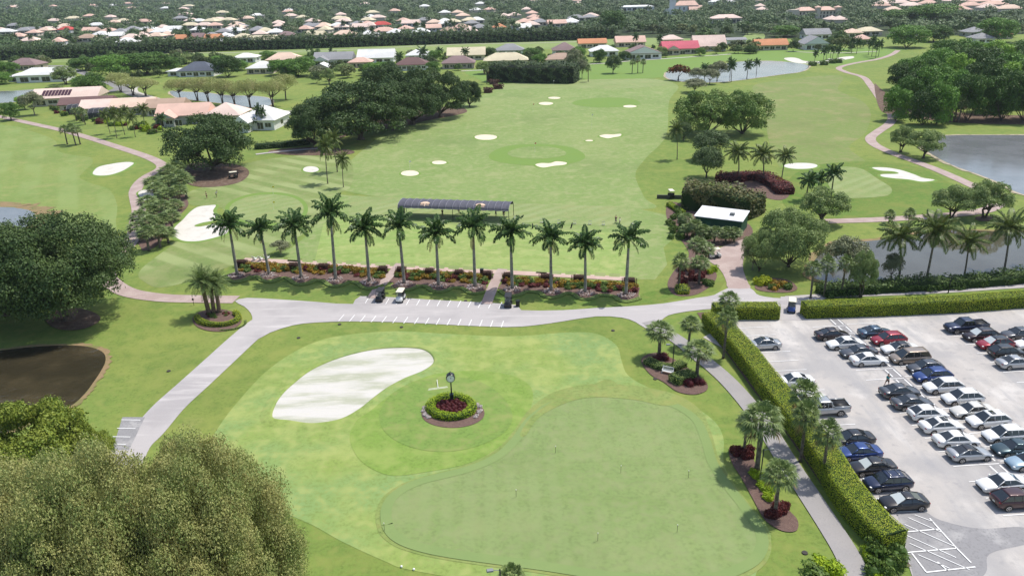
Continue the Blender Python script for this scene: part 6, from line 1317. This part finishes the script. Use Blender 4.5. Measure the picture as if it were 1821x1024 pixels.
house(829,108,66,'gable','cream','cream','cream yellow gabled roof behind the mauve-brown one',0,14,4.4,3,4)
house(815,123,56,'hip','mauve','tan','mauve-brown hip roofed house, right one of the two brown roofs',0,12,3.8,3,5)
house(900,118,76,'hip','cream','cream','long cream yellow hip roofed house left above the range end trees',0,13,4,3,6)
house(907,99,50,'hip','grey','white','grey hip roof behind the long cream yellow roof',0,13,3.8,3,3)
house(1000,116,60,'hip','tan','cream','tan hip roof with clerestory above the range end trees',0,12,3.2,3,5)
house(1005,99,42,'hip','mauve','white','mauve roof behind the tan hip roof',0,14,4.6,3,3)
house(1054,86,48,'gable','orange','cream','orange gabled roof house beyond the range',0,12,3,3,4)
house(1075,101,48,'hip','white','white','white hip roof left of the mauve-roofed house',0,12,3.4,3,3)
house(1122,84,52,'gable','pink','cream','long salmon roof behind the mauve-roofed house',0,13,4,3,4)
house(1145,106,62,'front','mauve','white','mauve roofed house with white walls and an arched front gable',0,14,4.2,3.2,4)
house(1211,97,62,'gable','rasp','cream','house with a vivid raspberry red gabled roof',0,13,4.4,3.2,5,wing=-1)
house(1196,79,38,'hip','palepink','cream','pale pink hip roof behind the raspberry red one',0,12,3,3,3)
house(1263,92,56,'gable','palepink','white','house with a large pale pink roof sloping up to the right',0,15,6.5,3,3)
house(1310,80,34,'gable','grey','white','pale flat roof between the large pink roof and the orange roof',0,10,1.5,3,2)
house(1373,90,56,'gable','orange','cream','orange roofed house with tall arched lanai windows',0,12,3.6,3,5)
house(1452,89,42,'front','grey','white','white house with a tall front gable and blue-grey roof',0,14,4.6,3.4,4)
house(1455,70,44,'gable','grey','white','grey roof behind the white front-gabled house',0,13,4,3,3)
house(1520,67,26,'hip','peach','cream','peach roof peeping between palms at upper right','0' and 0,12,3,3,2); house(1537,79,24,'hip','pink','cream','salmon roof peeping between palms at upper right',0,10,3,3,2)
house(1548,64,40,'hip','cream','cream','pale cream roof left of the dome-shaped dark tree',0,12,3,3,2); house(1738,66,32,'hip','grey','grey','grey roof in the wood at upper right',0,12,3.4,3,2); house(1752,78,32,'hip','grey','white','second grey roof just above the wood, nearer one',0,12,3.4,3,2); house(1790,70,22,'hip','orange','cream','small orange roof above the wood at upper right',0,12,3,3,2)
# civic buildings
def mansion():
    px,py=1450,34; s=PXM(px,py); x,y=G(px,py); W_=92/s; P=[]; b=MB(); cr='cream'
    b.box((0,8,4),(W_*.96,14,8)); b.box((-W_*.42,3,4.6),(W_*.16,8,9.2)); b.box((W_*.05,2.5,5.4),(W_*.08,5,10.8)); b.box((W_*.44,3,5.2),(W_*.09,6,10.4)); P.append(('wall',b.mesh('wall',wallm(cr))))
    b=MB()
    for cx,w_ in ((-W_*.17,W_*.36),(W_*.24,W_*.32)):
        V=[(cx-w_/2,-.6,8),(cx+w_/2,-.6,8),(cx+w_/2,16,8),(cx-w_/2,16,8),(cx-w_/2+5,7.5,11.2),(cx+w_/2-5,7.5,11.2)]; b.add(V,[(3,2,1,0),(0,1,5,4),(1,2,5),(2,3,4,5),(3,0,4)])
    for cx,w_,z in ((W_*.05,W_*.11,10.8),(W_*.44,W_*.12,10.4)): b.add([(cx-w_/2,-1,z),(cx+w_/2,-1,z),(cx+w_/2,7,z),(cx-w_/2,7,z),(cx,3,z+1.6)],[(3,2,1,0),(0,1,4),(1,2,4),(2,3,4),(3,0,4)])
    P.append(('roof',b.mesh('roof',roofmm('pink'))))
    for i in range(12):
        q=MB(); q.box((-W_*.36+i*W_*.066,.95,5.4),(1.3,.1,2.2)); P.append(('window',q.mesh('window',winm)))
    for i in range(12):
        q=MB(); q.box((-W_*.36+i*W_*.066,.95,2.2),(1.3,.1,2.4)); P.append(('window',q.mesh('window',winm)))
    HB.append((x,y,W_,16,12,px)); thing('mansion',P,(x,y,0),R(2),'long cream two-storey building with pink-red roofs and square towers at the top right','building')
mansion()
def church():
    px,py=1214,26; s=PXM(px,py); x,y=G(px,py); P=[]; b=MB(); b.box((4,6,5),(26,16,10)); b.box((-12,3,9),(7,7,18)); b.box((-14,0,3.2),(16,9,6.4)); P.append(('wall',b.mesh('wall',wallm('white'))))
    b=MB(); b.add([(-10,-3,10),(18,-3,10),(18,15,10),(-10,15,10),(-4,6,15),(14,6,15)],[(3,2,1,0),(0,1,5,4),(1,2,5),(2,3,4,5),(3,0,4)]); b.add([(6,-10,5),(22,-10,5),(22,-1,9.8),(6,-1,9.8)],[(0,1,2,3)]); b.add([(-16,-1,18),(-8,-1,18),(-8,7,18),(-16,7,18),(-12,3,21)],[(0,1,4),(1,2,4),(2,3,4),(3,0,4)]); P.append(('roof',b.mesh('roof',roofmm('pink'))))
    b=MB(); b.box((14,-5.5,2.6),(15,8,5.2)); P.append(('hall',b.mesh('hall',wallm('white'))))
    for i in range(4): q=MB(); q.box((-4+i*5,-2.05,6.5),(1.4,.12,3)); P.append(('window',q.mesh('window',winm)))
    HB.append((x,y,34,16,16,px)); thing('chapel',P,(x,y,0),R(-6),'white chapel-like building with red roofs and a square tower at the top centre right','building')
church()
house(1133,20,60,'hip','white','white','long low white building left of the white building with the tower',0,14,2,5,6); house(1293,42,52,'hip','palepink','cream','cream clubhouse with pink hipped roofs below the far white roof',0,14,3.4,4.5,6); house(1285,9,44,'hip','white','white','wide white roof far away at the top, right of the tower building',0,16,4,4,3)
# far suburb houses, most of them behind the long tree hedge
FH=[(28,72,26,'pink'),(50,80,30,'palepink'),(55,60,30,'grey'),(92,59,26,'palepink'),(116,59,26,'red'),(100,82,18,'pink'),(152,75,34,'tan'),(158,61,25,'pink'),(178,69,30,'white'),(205,71,20,'white'),(233,59,26,'grey'),(230,75,32,'palepink'),(222,83,36,'white'),(250,73,30,'palepink'),(262,59,30,'white'),(283,64,32,'white'),(305,59,30,'white'),(295,70,28,'peach'),(323,77,26,'orange'),(348,74,24,'mauve'),(350,60,26,'white'),(377,76,26,'orange'),(395,64,26,'grey'),(412,62,36,'white'),(398,73,22,'white'),(430,75,34,'cream'),(488,65,28,'white'),(507,71,34,'mauve'),(495,53,20,'palepink'),(560,70,30,'cream'),(612,69,40,'peach'),(577,60,20,'cream'),(640,55,26,'palepink'),(655,69,28,'white'),(682,63,40,'pink'),(677,51,34,'red'),(702,66,26,'white'),(720,59,24,'pink'),(747,65,32,'white'),(770,57,26,'pink'),(797,63,28,'tan'),(820,57,32,'pink'),(852,57,28,'grey'),(835,63,26,'palepink'),(888,56,22,'orange'),(920,52,22,'cream'),(932,57,24,'white'),(990,49,32,'pink'),(933,46,26,'pink'),(460,68,24,'palepink'),(470,79,40,'cream'),(730,48,30,'palepink'),(610,44,26,'palepink'),(555,44,24,'palepink')]
CN={'pink':'salmon','palepink':'pale pink','grey':'grey','red':'bright red','tan':'tan','white':'white','peach':'peach','orange':'orange','mauve':'mauve','cream':'cream'}
cnt={}
for px,py,w_,rc in FH: 
    third='left' if px<300 else ('centre left' if px<620 else 'centre')
    l=f'{CN[rc]}-roofed far suburban house above the long tree hedge, {third} of the view'; house(px,py,w_,rnd.choice(['hip','hip','gable']),rc,rnd.choice(['cream','white']),l,rnd.uniform(-12,12),13,3.6,3.2,3,detail=True,group='far houses '+CN[rc]+' '+third)
FH2=[(1590,9,60,'palepink'),(1572,14,30,'pink'),(1592,23,30,'peach'),(1710,22,38,'pink'),(1622,14,34,'palepink'),(1655,10,30,'pink'),(1745,6,34,'pink'),(1700,5,34,'palepink'),(1772,12,44,'pink'),(1800,20,40,'peach'),(1762,18,30,'palepink'),(1640,5,30,'pink'),(1790,5,40,'palepink'),(1730,14,34,'pink')]
for px,py,w_,rc in FH2: house(px,py+2,w_,'hip',rc,'cream','pink-roofed house of the distant estate at the top right',rnd.uniform(-15,15),14,4,3.2,3,detail=False,group='pink roofs at the top right')
rh=random.Random(11)
for i in range(75):
    px=rh.uniform(-10,1050); py=rh.uniform(36,52)+ (1-px/1050)*rh.uniform(0,34)-0
    if any(abs(px-q[0])<13 and abs(py-q[1])<4 for q in FH): continue
    third='left' if px<300 else ('centre left' if px<620 else 'centre'); rc=rh.choice(['palepink','white','peach','cream','pink','grey'])
    house(px,py,rh.uniform(22,30),'hip',rc,'cream',f'{CN[rc]}-roofed far suburban house above the long tree hedge, {third} of the view',rh.uniform(-12,12),12,3.4,3.2,3,group='far houses '+CN[rc]+' '+third)
for i in range(75):
    px,py=rh.uniform(0,1500),rh.uniform(3,44)
    if 1060<px<1320 or (1380<px<1520 and py<40): continue
    house(px,py,rh.uniform(22,30)*(py+60)/110,'hip',rh.choice(['palepink','palepink','white','peach','pink','cream']),'cream','pale roofed house half hidden in the distant canopy near the top of the view',rh.uniform(-20,20),13,3.4,3.0,2,detail=False,group='houses in the distant canopy')
# ================================================================== FAR TREES
rf_=random.Random(21)
HP=[]
for x,y,w_,d,h,px in HB:
    a=PR(x-w_/2,y,h); c=PR(x+w_/2,y-d/2,h*.35); HP.append((a[0],a[1],c[0],c[1],x,y,w_,d))
def blocked(x,y,h,r,keep=.12):
    t=PR(x,y,h); c=PR(x,y,0); s=r*F/(y*CP+HC*SP)
    for (x0,y0,x1,y1,hx,hy,w_,d) in HP:
        if abs(x-hx)<w_/2+r*.7 and abs(y-hy)<d/2+r*.7: return True
        if y<hy and t[0]+s*.6>x0 and t[0]-s*.6<x1 and t[1]<y1-(y1-y0)*.15 and c[1]>y0: 
            if rf_.random()>keep: return True
    return False
kinds=['far1','far2','far3','far1','farl','far2','far3','fargrey']
n=0; 
def inpoly(px,py,P):
    r=False
    for i in range(len(P)):
        (x1,y1),(x2,y2)=P[i-1],P[i]
        if (y1>py)!=(y2>py) and px<(x2-x1)*(py-y1)/(y2-y1)+x1: r=not r
    return r
Z1=[(-40,112),(60,114),(120,112),(210,108),(330,100),(400,112),(520,118),(640,120),(700,128),(560,150),(520,140),(440,125),(300,128),(280,142),(200,145),(140,128),(0,122)]
Z2=[(520,100),(860,96),(1040,92),(1180,84),(1420,76),(1560,76),(1560,92),(1420,92),(1230,100),(1100,110),(1000,118),(900,124),(700,130),(560,135)]
Z3=[(-40,98),(-40,44),(950,40),(1100,44),(1560,40),(1830,44),(1830,80),(1700,80),(1560,66),(1330,64),(1180,62),(1060,64),(880,68),(520,80),(240,90)]
for Z,N_,hmin,hmax,lab,grp in ((Z1,60,5,8.5,'rounded tree among the houses on the far left, in front of the long tree hedge','trees among the left houses'),(Z2,84,3.5,6.5,'small rounded tree among the houses beyond the range','trees among the houses beyond the range'),(Z3,120,5.5,9.5,'tree in the suburb behind the long tree hedge','suburb trees behind the long tree hedge')):
    k=0; tries=0; x0=min(p[0] for p in Z);x1=max(p[0] for p in Z);y0=min(p[1] for p in Z);y1=max(p[1] for p in Z)
    while k<N_ and tries<6000:
        tries+=1; px,py=rf_.uniform(x0,x1),rf_.uniform(y0,y1)
        if not inpoly(px,py,Z): continue
        x,y=G(px,py); h=rf_.uniform(hmin,hmax); r=h*rf_.uniform(.5,.75)
        if blocked(x,y,h,r,.05): continue
        t,c,W,H=TREE(rf_.choice(kinds)); thing('suburb_tree',[('trunk',t),('crown',c)],(x,y,0),rf_.uniform(0,6.28),lab,'tree',grp,(2*r/W,2*r/W,h/H)); k+=1
for i in range(60):
    px,py=rf_.uniform(-20,1040),rf_.uniform(52,84)
    if not inpoly(px,py,Z3): continue
    x,y=G(px,py); h=rf_.uniform(8,11); thing('feather_palm',CO[2],(x,y,0),rf_.uniform(0,6.28),'slender palm standing up among the suburb roofs behind the long tree hedge','palm','suburb palms',(1,1,h/8.3))
# far wood: one canopy nobody could count
rng=np.random.default_rng(77); b=MB(); cc=[]
def canopy(n_,d0,d1,hm,wm,nl,leaf,pw=1.0):
    k=0
    while k<n_:
        t=rng.uniform()**pw; y=d0+(d1-d0)*t; x=rng.uniform(-.74,.74)*y
        p=PR(x,y,0)
        if p[0]<-80 or p[0]>1900: continue
        if y<700 and inpoly(p[0],p[1],Z3) is False: continue
        if p[1]>46 and not inpoly(p[0],p[1],Z3): continue
        h=hm*rng.uniform(.7,1.25); r=wm*rng.uniform(.7,1.2)
        if y<1900 and blocked(x,y,h,r*.9,.16): k+=.2; continue
        cl=[(x+rng.uniform(-.5,.5)*r,y+rng.uniform(-.5,.5)*r,h*rng.uniform(.55,.75),r*rng.uniform(.4,.6)) for _ in range(5)]
        C=np.array(cl); idx=rng.integers(0,5,nl); d=rng.normal(0,1,(nl,3)); d/=np.linalg.norm(d,axis=1,keepdims=True); d[:,2]=np.abs(d[:,2])*np.where(rng.uniform(size=nl)<.25,-1,1); d[:,1]=np.where(d[:,1]>.5,-d[:,1],d[:,1])
        c=C[idx,:3]+d*C[idx,3][:,None]*np.array([1,1,.8])*rng.uniform(.85,1.05,(nl,1)); c[:,2]=np.maximum(c[:,2],.5)
        cc.append((c,d,leaf)); k+=1
canopy(1500,560,1200,9,7,110,1.7); canopy(2600,1100,2400,10,10,70,2.9); canopy(1500,2300,6500,12,24,60,7,1.3)
for lf_ in (1.7,2.9,7):
    S=[q for q in cc if q[2]==lf_]; C=np.concatenate([q[0] for q in S]); D=np.concatenate([q[1] for q in S]); V,f=leafq(C,D,lf_,.7,rng,.5); b.add(V,f)
tag(obj('distant_wood',b.mesh('distant_wood',leafm('canopy_leaf',(0.059,0.113,0.041),(0.119,0.182,0.062),(0.137,0.174,0.081),.012,.08))),kind='stuff',label='continuous dark green tree canopy of the distant suburb up to the top of the view')
for i in range(46):
    px=rf_.uniform(85,300); py=float(np.interp(px,[85,200,300],[196,222,238]))+rf_.uniform(-6,5)
    x,y=G(px,py)
    if any(abs(x-q[4])<q[6]/2+1 and abs(y-q[5])<q[7]/2+1 for q in HP): continue
    s=rf_.uniform(2.2,4.5); single('garden_shrub',bush_mesh(rf_.choice(['dark','lime','dark','ti'])+'False',darkbush),'garden shrub along the lawn edge of the left houses','shrub',(x,y,0),rf_.uniform(0,6),'garden shrubs of the left houses',(s,s,s*rf_.uniform(.7,1.1)))
# ================================================================== HAZE
HAZE=1
if HAZE:
    b=MB(); b.box((0,3400,29.5),(16000,7600,61)); m=bpy.data.materials.new('haze'); m.use_nodes=True; T=m.node_tree; T.nodes.remove(T.nodes['Principled BSDF'])
    pv=T.nodes.new('ShaderNodeVolumePrincipled'); pv.inputs['Color'].default_value=(.80,.88,.98,1); pv.inputs['Density'].default_value=.00007; pv.inputs['Anisotropy'].default_value=.2
    T.links.new(pv.outputs[0],T.nodes['Material Output'].inputs['Volume']); tag(obj('haze',b.mesh('haze',m)),kind='stuff')
    scene.cycles.volume_bounces=0
scene.cycles.max_bounces=6; scene.cycles.diffuse_bounces=3; scene.cycles.glossy_bounces=3; scene.cycles.transparent_max_bounces=8; scene.cycles.use_denoising=True
